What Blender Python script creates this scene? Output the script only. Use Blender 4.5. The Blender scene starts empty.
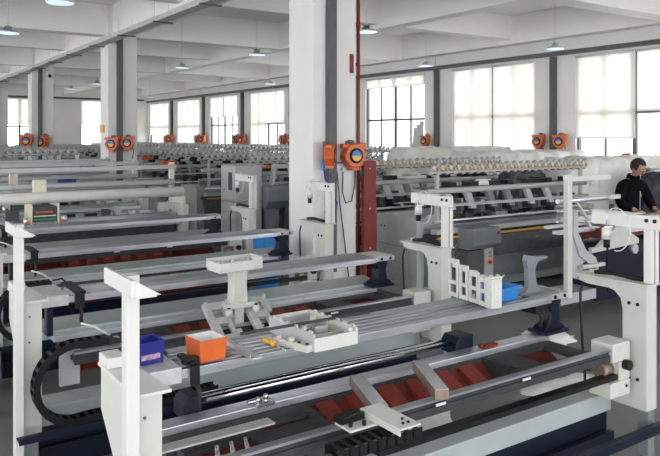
import bpy, bmesh, math, random
from mathutils import Vector, Matrix, Euler
random.seed(7)
R = math.radians
SC = bpy.context.scene
COL = SC.collection

# ------------------------------------------------------------------ materials
def mat(name, col, rough=.5, metal=0., var=.08, scale=9., bump=0., bscale=60., emit=None, spec=None, stretch=None, dark=None):
    m = bpy.data.materials.new(name); m.use_nodes = True
    nt = m.node_tree; N = nt.nodes; L = nt.links
    b = N['Principled BSDF']
    b.inputs['Roughness'].default_value = rough; b.inputs['Metallic'].default_value = metal
    if spec is not None: b.inputs['Specular IOR Level'].default_value = spec
    tc = N.new('ShaderNodeTexCoord'); mp = N.new('ShaderNodeMapping')
    L.new(tc.outputs['Object'], mp.inputs['Vector'])
    if stretch: mp.inputs['Scale'].default_value = stretch
    no = N.new('ShaderNodeTexNoise'); no.inputs['Scale'].default_value = scale; no.inputs['Detail'].default_value = 4
    L.new(mp.outputs['Vector'], no.inputs['Vector'])
    rp = N.new('ShaderNodeValToRGB')
    rp.color_ramp.elements[0].position = .3; rp.color_ramp.elements[1].position = .7
    c = Vector(col)
    lo = Vector(dark) if dark else c * (1 - var)
    hi = c * (1 + var)
    rp.color_ramp.elements[0].color = (*lo, 1); rp.color_ramp.elements[1].color = (min(hi[0], 1), min(hi[1], 1), min(hi[2], 1), 1)
    L.new(no.outputs['Fac'], rp.inputs['Fac']); L.new(rp.outputs['Color'], b.inputs['Base Color'])
    if bump:
        n2 = N.new('ShaderNodeTexNoise'); n2.inputs['Scale'].default_value = bscale
        L.new(mp.outputs['Vector'], n2.inputs['Vector'])
        bp = N.new('ShaderNodeBump'); bp.inputs['Strength'].default_value = bump; bp.inputs['Distance'].default_value = .01
        L.new(n2.outputs['Fac'], bp.inputs['Height']); L.new(bp.outputs['Normal'], b.inputs['Normal'])
    if emit:
        b.inputs['Emission Color'].default_value = (*emit[:3], 1); b.inputs['Emission Strength'].default_value = emit[3]
    return m

M = {}
M['wall'] = mat('wall_paint', (.87, .86, .84), .9, var=.02, scale=2)
M['ceil'] = mat('ceiling_paint', (.92, .91, .885), .9, var=.02, scale=1.5)
M['column'] = mat('column_paint', (.78, .78, .76), .85, var=.025, scale=3)
M['floor'] = mat('polished_concrete', (.17, .175, .175), .45, var=.18, scale=1.2, bump=.05)
M['white'] = mat('white_powder_coat', (.68, .68, .65), .4, var=.02)
M['cream'] = mat('cream_powder_coat', (.60, .60, .56), .45, var=.03)
M['beam'] = mat('pale_grey_enamel', (.42, .47, .47), .3, var=.05, scale=4)
M['grey'] = mat('mid_grey_enamel', (.20, .225, .24), .4, var=.06)
M['lgrey'] = mat('light_grey_enamel', (.46, .48, .48), .4, var=.04)
M['dgrey'] = mat('dark_duct_grey', (.10, .105, .11), .5, var=.1)
M['duct'] = mat('galvanised_grey', (.52, .52, .51), .6, 0, var=.1)
M['cast'] = mat('dark_cast_iron', (.045, .047, .050), .6, .1, var=.25, scale=14, bump=.2, spec=.35)
M['bars'] = mat('oiled_steel_bars', (.45, .47, .50), .33, .85, var=.3, scale=5, stretch=(.4, 6, 6))
M['steel'] = mat('ground_steel', (.80, .84, .90), .36, .85, var=.10, scale=5, stretch=(.5, 8, 8))
M['chrome'] = mat('bright_chrome', (.78, .8, .84), .12, 1., var=.05)
M['red'] = mat('red_oxide_primer', (.13, .018, .012), .6, var=.2, scale=16)
M['redrib_lit'] = mat('red_oxide_rib_lit', (.24, .038, .026), .5, var=.15, scale=20)  # same primer made lighter: the light ribs catch is in the colour
M['navy'] = mat('navy_enamel', (.005, .009, .026), .45, var=.15, spec=.3)
M['black'] = mat('black_plastic', (.007, .007, .008), .5, var=.2, spec=.3)
M['rubber'] = mat('black_rubber', (.02, .02, .02), .7, var=.2)
M['orange'] = mat('orange_plastic', (.68, .13, .025), .4, var=.08)
M['reel'] = mat('reel_orange_plastic', (.60, .12, .025), .35, var=.1)
M['blue'] = mat('bright_blue_plastic', (.02, .22, .62), .35, var=.08)
M['dblue'] = mat('deep_blue_plastic', (.012, .02, .24), .35, var=.08)
M['yellow'] = mat('yellow_plastic', (.85, .45, .05), .35, var=.06)
M['amber'] = mat('amber_strip', (.72, .40, .08), .4, var=.1)
M['alu'] = mat('cast_aluminium', (.60, .61, .61), .4, .45, var=.08, scale=20, bump=.1)
M['whitecast'] = mat('white_cast_paint', (.62, .62, .58), .45, var=.06)
M['brown'] = mat('worn_brown_steel', (.30, .24, .19), .5, .5, var=.25, scale=20)
M['redpaint'] = mat('fire_red_paint', (.20, .014, .012), .45, var=.12)
M['firered'] = mat('alert_red', (.75, .04, .02), .4, var=.03)
M['green'] = mat('button_green', (.02, .35, .12), .4, var=.03)
M['mid'] = mat('machine_dark_grey', (.06, .066, .072), .5, .3, var=.3, scale=12)  # plain dark grey of machine panels, shelves and motors
M['cloth'] = mat('black_cloth', (.006, .006, .008), .95, var=.3, scale=30, bump=.2, spec=.1)
M['trouser'] = mat('dark_trousers', (.02, .022, .03), .95, var=.2)
M['skin'] = mat('skin', (.48, .27, .19), .55, var=.05)
M['hair'] = mat('black_hair', (.012, .01, .01), .6, var=.3, scale=80)
M['card'] = mat('brown_cardboard', (.30, .20, .12), .8, var=.1)
M['frame'] = mat('window_frame_grey', (.10, .108, .12), .5, var=.05)
M['wframe'] = mat('window_frame_white', (.75, .77, .78), .5, var=.02)
M['lamp'] = mat('lamp_lens', (.75, .85, .95), .3, emit=(.62, .80, 1., .75))
M['paper'] = mat('label_paper', (.8, .8, .8), .7, var=.02)
M['pinkpaper'] = mat('label_print', (.45, .30, .38), .7, var=.4, scale=90)
M['buff'] = mat('buff_board', (.80, .76, .60), .6, var=.02)
M['film'] = mat('cloudy_white_film', (.86, .86, .83), .35, var=.06, scale=12, bump=.5, bscale=14)
M['dfilm'] = mat('dark_wrap_film', (.05, .055, .065), .22, var=.5, scale=10, bump=.6, bscale=18)

def film_mat():
    m = bpy.data.materials.new('clear_film'); m.use_nodes = True
    N = m.node_tree.nodes; L = m.node_tree.links; N.clear()
    o = N.new('ShaderNodeOutputMaterial'); mx = N.new('ShaderNodeMixShader'); t = N.new('ShaderNodeBsdfTransparent')
    g = N.new('ShaderNodeBsdfPrincipled'); g.inputs['Base Color'].default_value = (.8, .82, .83, 1); g.inputs['Roughness'].default_value = .2
    no = N.new('ShaderNodeTexNoise'); no.inputs['Scale'].default_value = 14; no.inputs['Distortion'].default_value = 2.
    bp = N.new('ShaderNodeBump'); bp.inputs['Strength'].default_value = .8
    L.new(no.outputs['Fac'], bp.inputs['Height']); L.new(bp.outputs['Normal'], g.inputs['Normal'])
    rp = N.new('ShaderNodeValToRGB'); rp.color_ramp.elements[0].position = .56; rp.color_ramp.elements[0].color = (.05, .05, .05, 1)
    rp.color_ramp.elements[1].position = .78; rp.color_ramp.elements[1].color = (.45, .45, .45, 1)
    L.new(no.outputs['Fac'], rp.inputs['Fac']); L.new(rp.outputs['Color'], mx.inputs[0])
    L.new(t.outputs[0], mx.inputs[1]); L.new(g.outputs[0], mx.inputs[2]); L.new(mx.outputs[0], o.inputs[0])
    return m
M['clear'] = film_mat()

def blind_mat():
    m = bpy.data.materials.new('roller_blind_fabric'); m.use_nodes = True
    N = m.node_tree.nodes; L = m.node_tree.links; N.clear()
    o = N.new('ShaderNodeOutputMaterial'); mx = N.new('ShaderNodeMixShader'); mx.inputs[0].default_value = .60
    d = N.new('ShaderNodeBsdfDiffuse'); d.inputs[0].default_value = (.82, .80, .76, 1)
    t = N.new('ShaderNodeBsdfTranslucent'); t.inputs[0].default_value = (.88, .85, .79, 1)
    w = N.new('ShaderNodeTexWave'); w.inputs['Scale'].default_value = 40; w.inputs['Distortion'].default_value = 1
    rp = N.new('ShaderNodeValToRGB'); rp.color_ramp.elements[0].color = (.90, .88, .84, 1); rp.color_ramp.elements[1].color = (.94, .92, .88, 1)
    L.new(w.outputs['Fac'], rp.inputs['Fac']); L.new(rp.outputs['Color'], t.inputs[0])
    L.new(d.outputs[0], mx.inputs[1]); L.new(t.outputs[0], mx.inputs[2]); L.new(mx.outputs[0], o.inputs[0])
    return m
M['blind'] = blind_mat()

def glass_mat():
    m = bpy.data.materials.new('window_glass'); m.use_nodes = True
    N = m.node_tree.nodes; L = m.node_tree.links; N.clear()
    o = N.new('ShaderNodeOutputMaterial'); mx = N.new('ShaderNodeMixShader'); mx.inputs[0].default_value = .06
    t = N.new('ShaderNodeBsdfTransparent'); t.inputs[0].default_value = (.97, .98, .98, 1)
    g = N.new('ShaderNodeBsdfGlossy'); g.inputs['Roughness'].default_value = .02
    L.new(t.outputs[0], mx.inputs[1]); L.new(g.outputs[0], mx.inputs[2]); L.new(mx.outputs[0], o.inputs[0])
    return m
M['glass'] = glass_mat()

# ------------------------------------------------------------------ mesh builder
class MB:
    def __init__(s): s.v = []; s.f = []; s.mi = []; s.sm = []; s.mats = []; s.cur = 0
    def use(s, m):
        if m not in s.mats: s.mats.append(m)
        s.cur = s.mats.index(m); return s
    def _add(s, vs, fs, smooth=False):
        o = len(s.v); s.v += [tuple(v) for v in vs]
        for f in fs:
            s.f.append([i + o for i in f]); s.mi.append(s.cur); s.sm.append(smooth)
    def box(s, x0, x1, y0, y1, z0, z1, mtx=None):
        vs = [Vector((x, y, z)) for z in (z0, z1) for y in (y0, y1) for x in (x0, x1)]
        if mtx: vs = [mtx @ v for v in vs]
        s._add(vs, [(0, 2, 3, 1), (4, 5, 7, 6), (0, 1, 5, 4), (2, 6, 7, 3), (0, 4, 6, 2), (1, 3, 7, 5)]); return s
    def bar(s, a, b, w, h, up=(0, 0, 1)):
        a = Vector(a); b = Vector(b); d = (b - a); l = d.length; d.normalize()
        u = Vector(up); sd = d.cross(u).normalized(); u = sd.cross(d).normalized()
        vs = [p + sd * (sx * w / 2) + u * (sz * h / 2) for p in (a, b) for sz in (-1, 1) for sx in (-1, 1)]
        s._add(vs, [(0, 1, 3, 2), (4, 6, 7, 5), (0, 4, 5, 1), (2, 3, 7, 6), (0, 2, 6, 4), (1, 5, 7, 3)]); return s
    def cyl(s, a, b, r, n=12, r2=None):
        a = Vector(a); b = Vector(b); d = (b - a).normalized(); r2 = r if r2 is None else r2
        u = d.orthogonal().normalized(); w = d.cross(u)
        vs = []
        for p, rr in ((a, r), (b, r2)):
            for i in range(n):
                t = 2 * math.pi * i / n; vs.append(p + u * (rr * math.cos(t)) + w * (rr * math.sin(t)))
        s._add(vs, [(i, (i + 1) % n, n + (i + 1) % n, n + i) for i in range(n)], True)
        o = len(s.v) - 2 * n
        s.f.append([o + i for i in range(n)][::-1]); s.mi.append(s.cur); s.sm.append(False)
        s.f.append([o + n + i for i in range(n)]); s.mi.append(s.cur); s.sm.append(False)
        return s
    def lathe(s, c, axis, prof, n=24):
        """prof: list of (radius, distance along axis)"""
        c = Vector(c); d = Vector(axis).normalized(); u = d.orthogonal().normalized(); w = d.cross(u)
        vs = [c + d * h + u * (r * math.cos(2 * math.pi * i / n)) + w * (r * math.sin(2 * math.pi * i / n)) for r, h in prof for i in range(n)]
        fs = []
        for k in range(len(prof) - 1):
            for i in range(n):
                j = (i + 1) % n; fs.append((k * n + i, k * n + j, (k + 1) * n + j, (k + 1) * n + i))
        s._add(vs, fs, True)
        o = len(s.v) - len(vs)
        s.f.append([o + i for i in range(n)][::-1]); s.mi.append(s.cur); s.sm.append(False)
        q = o + (len(prof) - 1) * n
        s.f.append([q + i for i in range(n)]); s.mi.append(s.cur); s.sm.append(False)
        return s
    def tube(s, pts, r, n=8):
        pts = [Vector(p) for p in pts]; vs = []; prev = None
        for k, p in enumerate(pts):
            d = (pts[min(k + 1, len(pts) - 1)] - pts[max(k - 1, 0)]).normalized()
            if prev is None: u = d.orthogonal().normalized()
            else:
                u = prev - d * prev.dot(d); u = u.normalized() if u.length > 1e-5 else d.orthogonal().normalized()
            prev = u; w = d.cross(u)
            rr = r[k] if isinstance(r, (list, tuple)) else r
            for i in range(n):
                t = 2 * math.pi * i / n; vs.append(p + u * (rr * math.cos(t)) + w * (rr * math.sin(t)))
        fs = []
        for k in range(len(pts) - 1):
            for i in range(n):
                j = (i + 1) % n; fs.append((k * n + i, k * n + j, (k + 1) * n + j, (k + 1) * n + i))
        s._add(vs, fs, True); o = len(s.v) - len(vs)
        s.f.append([o + i for i in range(n)][::-1]); s.mi.append(s.cur); s.sm.append(True)
        q = o + (len(pts) - 1) * n
        s.f.append([q + i for i in range(n)]); s.mi.append(s.cur); s.sm.append(True)
        return s
    def prism(s, poly, axis, a0, a1, mtx=None):
        """poly: 2-D outline in the two other axes (y,z for x; x,z for y; x,y for z)"""
        n = len(poly); vs = []
        for a in (a0, a1):
            for p, q in poly:
                v = Vector((a, p, q)) if axis == 'x' else Vector((p, a, q)) if axis == 'y' else Vector((p, q, a))
                vs.append(mtx @ v if mtx else v)
        s._add(vs, [list(range(n))[::-1], list(range(n, 2 * n))] + [(i, (i + 1) % n, n + (i + 1) % n, n + i) for i in range(n)]); return s
    def sphere(s, c, r, nu=14, nv=9, sc=(1, 1, 1), mtx=None):
        vs = []; fs = []
        for j in range(nv + 1):
            ph = math.pi * j / nv
            for i in range(nu):
                t = 2 * math.pi * i / nu
                v = Vector((r * sc[0] * math.sin(ph) * math.cos(t), r * sc[1] * math.sin(ph) * math.sin(t), r * sc[2] * math.cos(ph)))
                if mtx: v = mtx @ v
                vs.append(v + Vector(c))
        for j in range(nv):
            for i in range(nu):
                k = (i + 1) % nu; fs.append((j * nu + i, (j + 1) * nu + i, (j + 1) * nu + k, j * nu + k))
        s._add(vs, fs, True); return s
    def build(s, name, m=None, parent=None, bevel=0., loc=None, subd=0):
        me = bpy.data.meshes.new(name); me.from_pydata(s.v, [], s.f)
        mats = s.mats or [m]
        for mm in mats: me.materials.append(mm)
        me.polygons.foreach_set('material_index', s.mi if s.mats else [0] * len(s.f))
        me.polygons.foreach_set('use_smooth', s.sm)
        bm = bmesh.new(); bm.from_mesh(me); bmesh.ops.recalc_face_normals(bm, faces=bm.faces); bm.to_mesh(me); bm.free()
        me.update()
        o = bpy.data.objects.new(name, me); COL.objects.link(o)
        if parent: o.parent = parent
        if loc: o.location = loc
        if bevel:
            b = o.modifiers.new('b', 'BEVEL'); b.width = bevel; b.segments = 2; b.limit_method = 'ANGLE'; b.angle_limit = R(50)
        return o

def rect_holes(mb, w0, w1, h0, h1, holes, t0, t1, axis='y'):
    """plate with rectangular holes, as a grid of boxes; holes (u0,u1,v0,v1)"""
    us = sorted({w0, w1, *[a for h in holes for a in h[:2]]}); vs = sorted({h0, h1, *[a for h in holes for a in h[2:]]})
    for i in range(len(us) - 1):
        for j in range(len(vs) - 1):
            cu, cv = (us[i] + us[i + 1]) / 2, (vs[j] + vs[j + 1]) / 2
            if any(h[0] < cu < h[1] and h[2] < cv < h[3] for h in holes): continue
            if axis == 'y': mb.box(us[i], us[i + 1], t0, t1, vs[j], vs[j + 1])
            elif axis == 'x': mb.box(t0, t1, us[i], us[i + 1], vs[j], vs[j + 1])
            else: mb.box(us[i], us[i + 1], vs[j], vs[j + 1], t0, t1)
    return mb

def B(name, m, parent, *a, bevel=0.): return MB().box(*a).build(name, M[m], parent, bevel)
def tag(o, label=None, cat=None, group=None, kind=None):
    if label: o['label'] = label
    if cat: o['category'] = cat
    if group: o['group'] = group
    if kind: o['kind'] = kind
    return o
def thing(name, label, cat, loc, rz=0, group=None):
    o = bpy.data.objects.new(name, None); COL.objects.link(o); o.location = loc; o.rotation_euler = (0, 0, rz); o.empty_display_size = .1
    return tag(o, label, cat, group)
def copy_tree(o, parent=None):
    c = o.copy(); COL.objects.link(c)
    if parent: c.parent = parent; c.matrix_parent_inverse = o.matrix_parent_inverse.copy()
    for ch in list(KIDS.get(o.name, ())): copy_tree(ch, c)
    return c
KIDS = {}
def index_kids():
    KIDS.clear()
    for o in bpy.data.objects:
        if o.parent: KIDS.setdefault(o.parent.name, []).append(o)
def st(o): o['kind'] = 'structure'; return o

# ------------------------------------------------------------------ the hall
WX, WY = 13.4, 37.4          # window wall and end wall
XL, YN = -11.0, -7.0          # sides left without walls to let in sky light, set back to soften it
BZ, SZ = 4.33, 5.0           # beam underside, slab underside
st(B('floor', 'floor', None, XL, WX + .3, YN, WY + .3, -.12, 0))
st(B('ceiling', 'ceil', None, XL, WX + .3, YN, WY + .3, SZ, SZ + .15))
n = 0
for xb, w in ((4.9, .42), (9.1, .3), (13.15, .3), (.8, .3)):
    n += 1; st(B('trim_%d' % n, 'ceil', None, xb - w / 2, xb + w / 2, YN, WY, BZ, SZ - .002))
COLY = [-.7, 7.38, 15.6, 23.5, 31.4]
for yb, main in sorted([(c, 1) for c in COLY] + [((p + q) / 2, 0) for p, q in zip(COLY, COLY[1:])]):
    n += 1
    z0 = BZ + .003 if main else BZ + .10
    st(B('trim_%d' % n, 'ceil', None, XL, WX, yb - (.2 if main else .14), yb + (.2 if main else .14), z0, SZ - .004))
# columns
for k, yc in enumerate(COLY):
    n += 1; st(B('trim_%d' % n, 'column', None, 4.59, 5.24, yc - .28, yc + .28, .001, SZ - .01, bevel=.012))

# window wall with openings
PIT = 3.90
wins = []          # (y0, y1)
c0 = 10.42          # first pillar centre right of the main column
for k in range(-3, 7):
    a = c0 + k * PIT + .56; b = min(c0 + (k + 1) * PIT - .56, WY - .12)
    if b - a > 1: wins.append((a, b))
ZB, ZT = 1.15, 3.92
wr = MB(); rect_holes(wr, YN, WY + .3, 0, SZ, [(a, b, ZB, ZT) for a, b in wins], WX, WX + .25, 'x'); st(wr.build('wall_right', M['wall']))
ewins = [(1.7, 3.9), (5.75, 7.95), (9.8, 12.2)]
we = MB(); rect_holes(we, XL, WX, 0, SZ, [(a, b, ZB, 4.05) for a, b in ewins], WY, WY + .25, 'y'); st(we.build('wall_back', M['wall']))

def window(i, a, b, z0, z1, face, blind, cols, rows=(2.62,)):
    """face 'x' = in the right wall, 'y' = in the end wall. blind = list of (fraction0, fraction1, z bottom)"""
    w = bpy.data.objects.new('window_%d' % i, None); COL.objects.link(w); w['kind'] = 'structure'
    def bx(mb, u0, u1, t0, t1, q0, q1):
        if face == 'x': mb.box(WX + t0, WX + t1, u0, u1, q0, q1)
        else: mb.box(u0, u1, WY + t0, WY + t1, q0, q1)
        return mb
    f = MB(); t = .05
    bx(f, a, b, .06, .14, z0, z0 + t); bx(f, a, b, .06, .14, z1 - t, z1)
    bx(f, a, a + t, .06, .14, z0 + t, z1 - t); bx(f, b - t, b, .06, .14, z0 + t, z1 - t)
    for c in range(1, cols):
        u = a + (b - a) * c / cols; q = .045 if c == cols // 2 else .018
        bx(f, u - q, u + q, .07, .13, z0 + t, z1 - t)
    for r in rows: bx(f, a + t, b - t, .068, .128, r - .03, r + .03)
    st(f.build('window_frame', M['frame'], w))
    st(bx(MB(), a + t, b - t, .098, .104, z0 + t, z1 - t).build('window_pane', M['glass'], w))
    s = bx(MB(), a - .04, b + .04, -.05, .06, z0 - .05, z0); st(s.build('window_sill', M['wall'], w))
    for (f0, f1, zb) in blind:
        u0 = a + (b - a) * f0 + .01; u1 = a + (b - a) * f1 - .01
        bl = bx(MB(), u0, u1, .022, .027, zb, z1 - .01).build('blind', M['blind'], w); st(bl)
        r_ = MB()
        if face == 'x': r_.cyl((WX + .0, u0, z1 - .03), (WX + .0, u1, z1 - .03), .025, 10)
        else: r_.cyl((u0, WY + .02, z1 - .03), (u1, WY + .02, z1 - .03), .025, 10)
        st(r_.build('blind_roller', M['wframe'], w))
        bb = bx(MB(), u0, u1, .016, .033, zb - .025, zb); st(bb.build('blind_weight', M['wframe'], w))
i = 0
for (a, b) in wins:
    i += 1
    k = round((a - .56 - c0) / PIT)     # -1: window at px 575-660, 0: px 452-534, 1: px 370-425
    if k == -1: bl = [(.48, 1, 2.10), (0, .47, 2.66)]
    elif k == 0: bl = [(0, .49, 1.2), (.5, 1, 1.2)]
    elif k == 1: bl = [(0, 1, 3.62)]
    elif k == 2: bl = [(0, 1, 3.4)]
    elif k == 3: bl = [(.0, .48, 2.65), (.5, 1, 1.2)]
    elif k == 4: bl = [(0, 1, 3.0)]
    elif k == 5: bl = [(0, .49, 1.25), (.5, 1, 1.25)]
    else: bl = [(0, .49, 1.2), (.5, 1, 2.2)]
    window(i, a, b, ZB, ZT, 'x', bl, 4)
for (a, b) in ewins:
    i += 1; window(i, a, b, ZB, 4.05, 'y', [(0, 1, 2.75)], 2)

# ------------------------------------------------------------------ ducts, trays, pipes (things)
def tray(label, x, z, y0, y1):
    t = thing('cable_tray', label, 'cable tray', (x, y0, z))
    L = y1 - y0; m = MB(); m.box(-.11, .11, 0, L, 0, .012); m.box(-.11, -.1, 0, L, .012, .09); m.box(.1, .11, 0, L, .012, .09)
    m.build('trough', M['duct'], t)
    y = .9
    while y < L:
        MB().box(-.16, .2, y - .03, y + .03, -.02, -.001).build('hanger_bracket', M['dgrey'], t)
        w = MB(); w.cyl((-.13, y, -.001), (-.13, y, BZ + .1 - z), .004, 6); w.cyl((.13, y, -.001), (.13, y, BZ + .1 - z), .004, 6)
        w.build('hanger_wire', M['duct'], t)
        y += 1.96
    return t
tray('long grey cable tray hung under the ceiling beside the row of white columns', 4.42, 4.10, -1, WY - .3)
def wall_duct(label, p0, p1):
    t = thing('cable_duct', label, 'cable duct', p0)
    d = Vector(p1) - Vector(p0); m = MB()
    if abs(d.y) > abs(d.x): m.box(-.06, .06, 0, d.y, -.045, .045)
    else: m.box(0, d.x, -.06, .06, -.045, .045)
    m.build('duct_channel', M['dgrey'], t)
    k = 1.0; Ld = d.length
    while k < Ld:
        w = MB()
        if abs(d.y) > abs(d.x): w.cyl((0, k, .045), (0, k, BZ - p0[2] + .1), .005, 6)
        else: w.cyl((k, 0, .045), (k, 0, BZ - p0[2] + .1), .005, 6)
        w.build('hanger_wire', M['duct'], t); k += 3.92
    return t
DZ = 3.87
wall_duct('dark cable duct running along the top of the blinds on the window wall', (WX - .16, 1.5, DZ + .13), (WX - .16, WY - .3, DZ + .13))
wall_duct('dark cable duct running along the far end wall above its windows', (-3.5, WY - .16, DZ + .23), (WX - .3, WY - .16, DZ + .23))
# vertical ducts on the columns and the pillars
for k, yc in enumerate(COLY[1:]):
    lab = ['dark grey vertical duct on the nearest big white column', 'dark grey vertical duct on the second white column from the camera',
           'dark grey vertical duct on the third white column, near the left edge', 'dark grey vertical duct on the farthest column of the row'][k]
    tag(MB().box(0, .12, -.075, 0, 0, 3.87).box(.005, .115, -.09, -.075, .5, .515).build('vertical_duct', M['dgrey'], loc=(4.775, yc - .281, .45)), lab, 'cable duct')
PC = [c0 + k * PIT for k in range(-1, 7)]
plab = ['left of the right edge window', 'between the two wide blinded windows', 'just right of the big column', 'hidden behind the big column', 'first left of the big column',
        'second left of the big column', 'third left of the big column', 'next to the far corner']
for k, yc in enumerate(PC):
    if yc < WY - .3:
        tag(B('vertical_duct', 'dgrey', None, WX - .12, WX - .001, yc - .06, yc + .06, 1.6, DZ + .08), 'dark vertical duct, window wall pillar ' + plab[k], 'cable duct')

# red pipe and red steel post by the main column
yc = COLY[1]
t = thing('fire_pipe', 'thin dark red fire pipe rising along the big white column', 'pipe', (5.29, yc - .26, 0))
MB().cyl((0, 0, .0), (0, 0, 4.32), .022, 12).build('riser', M['redpaint'], t)
MB().cyl((-.04, 0, 3.02), (-.01, 0, 3.02), .02, 10).box(-.15, -.1, -.04, .02, 2.9, 3.14).cyl((-.11, 0, 3.02), (0, 0, 3.02), .018, 10).build('wall_clamp', M['redpaint'], t)
for zz in (1.2, 3.5): MB().cyl((0, 0, zz), (0, 0, zz + .05), .03, 12).build('coupling', M['redpaint'], t)
t = thing('fire_hose_cabinet', 'dark red steel channel cabinet standing at the right foot of the column', 'cabinet', (5.28, yc - .34, 0))
m = MB(); m.box(.0, .19, -.06, -.03, .55, 1.80); m.box(0, .03, -.03, .0, .55, 1.80); m.box(.16, .19, -.03, .10, .55, 1.80); m.build('body', M['redpaint'], t, .004)
MB().box(.0, .04, -.06, .0, 0, .55).box(.15, .19, -.06, .10, 0, .55).build('leg', M['redpaint'], t)
for zz in (.7, 1.2, 1.7):
    MB().cyl((.09, -.068, zz), (.09, -.06, zz), .008, 8).build('bolt', M['steel'], t)

# ------------------------------------------------------------------ pendant lamps
def make_lamp():
    t = thing('pendant_lamp', 'x', 'lamp', (0, 0, 0), group='disc pendant lamps under the ceiling')
    s = MB(); s.lathe((0, 0, 0), (0, 0, 1), [(.165, 0), (.175, .008), (.165, .02), (.09, .045), (.06, .055), (.055, .10), (.02, .115)], 28); s.build('lamp_housing', M['chrome'], t)
    MB().lathe((0, 0, -.006), (0, 0, 1), [(.150, 0), (.158, .004), (.158, .006)], 28).build('lamp_lens', M['lamp'], t)
    MB().cyl((0, 0, .11), (0, 0, .16), .012, 8).build('socket', M['white'], t)
    MB().cyl((0, 0, .16), (0, 0, 1.27), .004, 6).build('cord', M['white'], t)
    return t
lamp0 = make_lamp(); index_kids()
lampspots = [((1.97, 11.68), 'disc pendant lamp at the left edge below the ceiling beams'),
 ((2.04, 8.71), 'disc pendant lamp cut by the top edge above the second column'),
 ((6.51, 12.07), 'bright disc pendant lamp just left of the big column'),
 ((6.3, 15.32), 'disc pendant lamp right of the second column'),
 ((6.46, 8.49), 'disc pendant lamp just right of the big column near the red pipe'),
 ((10.54, 8.19), 'disc pendant lamp hanging in front of the wide blinds'),
 ((10.66, 11.79), 'small disc pendant lamp above the window beside the big column'),
 ((10.4, 18.45), 'small disc pendant lamp low beside the left face of the big column'),
 ((6.0, 24.11), 'tiny disc pendant lamp between the second and third columns'),
 ((9.81, 27.16), 'tiny far disc pendant lamp near the right corner of the end wall'),
 ((6.08, 21.4), 'small disc pendant lamp left of the second column top')]
for k, ((x, y), lab) in enumerate(lampspots):
    o = lamp0 if k == 0 else copy_tree(lamp0); o.location = (x, y, 3.7); o['label'] = lab

# ------------------------------------------------------------------ hose reels on columns
def make_reel():
    t = thing('cable_reel', 'x', 'reel', (0, 0, 0), group='orange retractable reels on columns and pillars')
    n = 12; pr = []
    for i in range(n * 2):
        a = math.pi * i / n; r = .135 if i % 4 < 2 else .126
        pr.append((r * math.cos(a), r * math.sin(a)))
    m = MB(); m.prism(pr, 'y', -.14, -.02); m.box(.05, .14, -.125, -.03, .06, .14); m.box(-.15, -.06, -.12, -.04, .08, .13); m.box(-.05, .05, -.13, -.03, -.16, -.1)
    m.build('casing', M['reel'], t, .01)
    MB().lathe((0, -.14, 0), (0, -1, 0), [(.082, 0), (.082, .008), (.07, .012)], 24).build('hub_ring', M['black'], t)
    h = MB(); h.use(M['blue']); h.prism([(.058 * math.cos(a * math.pi / 10), .058 * math.sin(a * math.pi / 10)) for a in range(11)], 'y', -.157, -.151)
    h.use(M['yellow']); h.prism([(-.058 * math.cos(a * math.pi / 10), -.058 * math.sin(a * math.pi / 10)) for a in range(11)], 'y', -.157, -.151)
    h.build('label', None, t)
    MB().box(-.05, .05, -.02, 0, -.1, .16).box(-.02, .02, -.04, 0, .12, .17).build('wall_bracket', M['dgrey'], t)
    MB().tube([(.1, -.08, -.1), (.12, -.09, -.17), (.1, -.08, -.26), (.11, -.07, -.36)], .008, 6).build('cable', M['rubber'], t)
    return t
reel0 = make_reel(); index_kids()
ycf = COLY[1] - .282
reels = [((4.67, ycf - .10, 1.88), 52, 1.0, 'orange cable reel on the big white column turned side on, left of its pair'),
         ((5.12, ycf - .02, 1.87), -4, 1.15, 'orange cable reel facing out beside the red pipe on the big column')]
y2 = COLY[2] - .282
reels += [((4.70, y2 - .06, 1.95), -40, 1.1, 'orange reel on the second white column, left of its pair'), ((5.02, y2 - .06, 1.97), -30, 1.1, 'orange reel on the second white column, right of its pair')]
y3 = COLY[3] - .282
reels += [((4.45, y3, 1.98), -20, 1.5, 'orange reel on the third white column, left of its pair'), ((5.02, y3, 1.95), -60, 1.5, 'orange reel on the third white column, right of its pair')]
for k in range(1, 8):
    yy = PC[k - 1 + 0] if k - 1 < len(PC) else None
for k, yc in enumerate(PC[1:], 1):
    if yc > WY - .5 or k == 3: continue
    if k != 2: reels.append(((WX - .13, yc - .28, 2.0), -75, 1.15 if k < 3 else 1.4, 'orange reel, right one on the window wall pillar ' + plab[k]))
    reels.append(((WX - .13, yc + .28, 2.0), -90, 1.15 if k < 3 else 1.4, ('orange reel, left one on the window wall pillar ' if k != 2 else 'single orange reel on the window wall pillar ') + plab[k]))
reels.append(((4.0, WY - .02, 2.15), 0, 1.6, 'orange reel on the far end wall near the left edge'))
for k, (loc, rz, s, lab) in enumerate(reels):
    o = reel0 if k == 0 else copy_tree(reel0); o.location = loc; o.rotation_euler = (0, 0, R(rz)); o.scale = (s, s, s); o['label'] = lab

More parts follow.
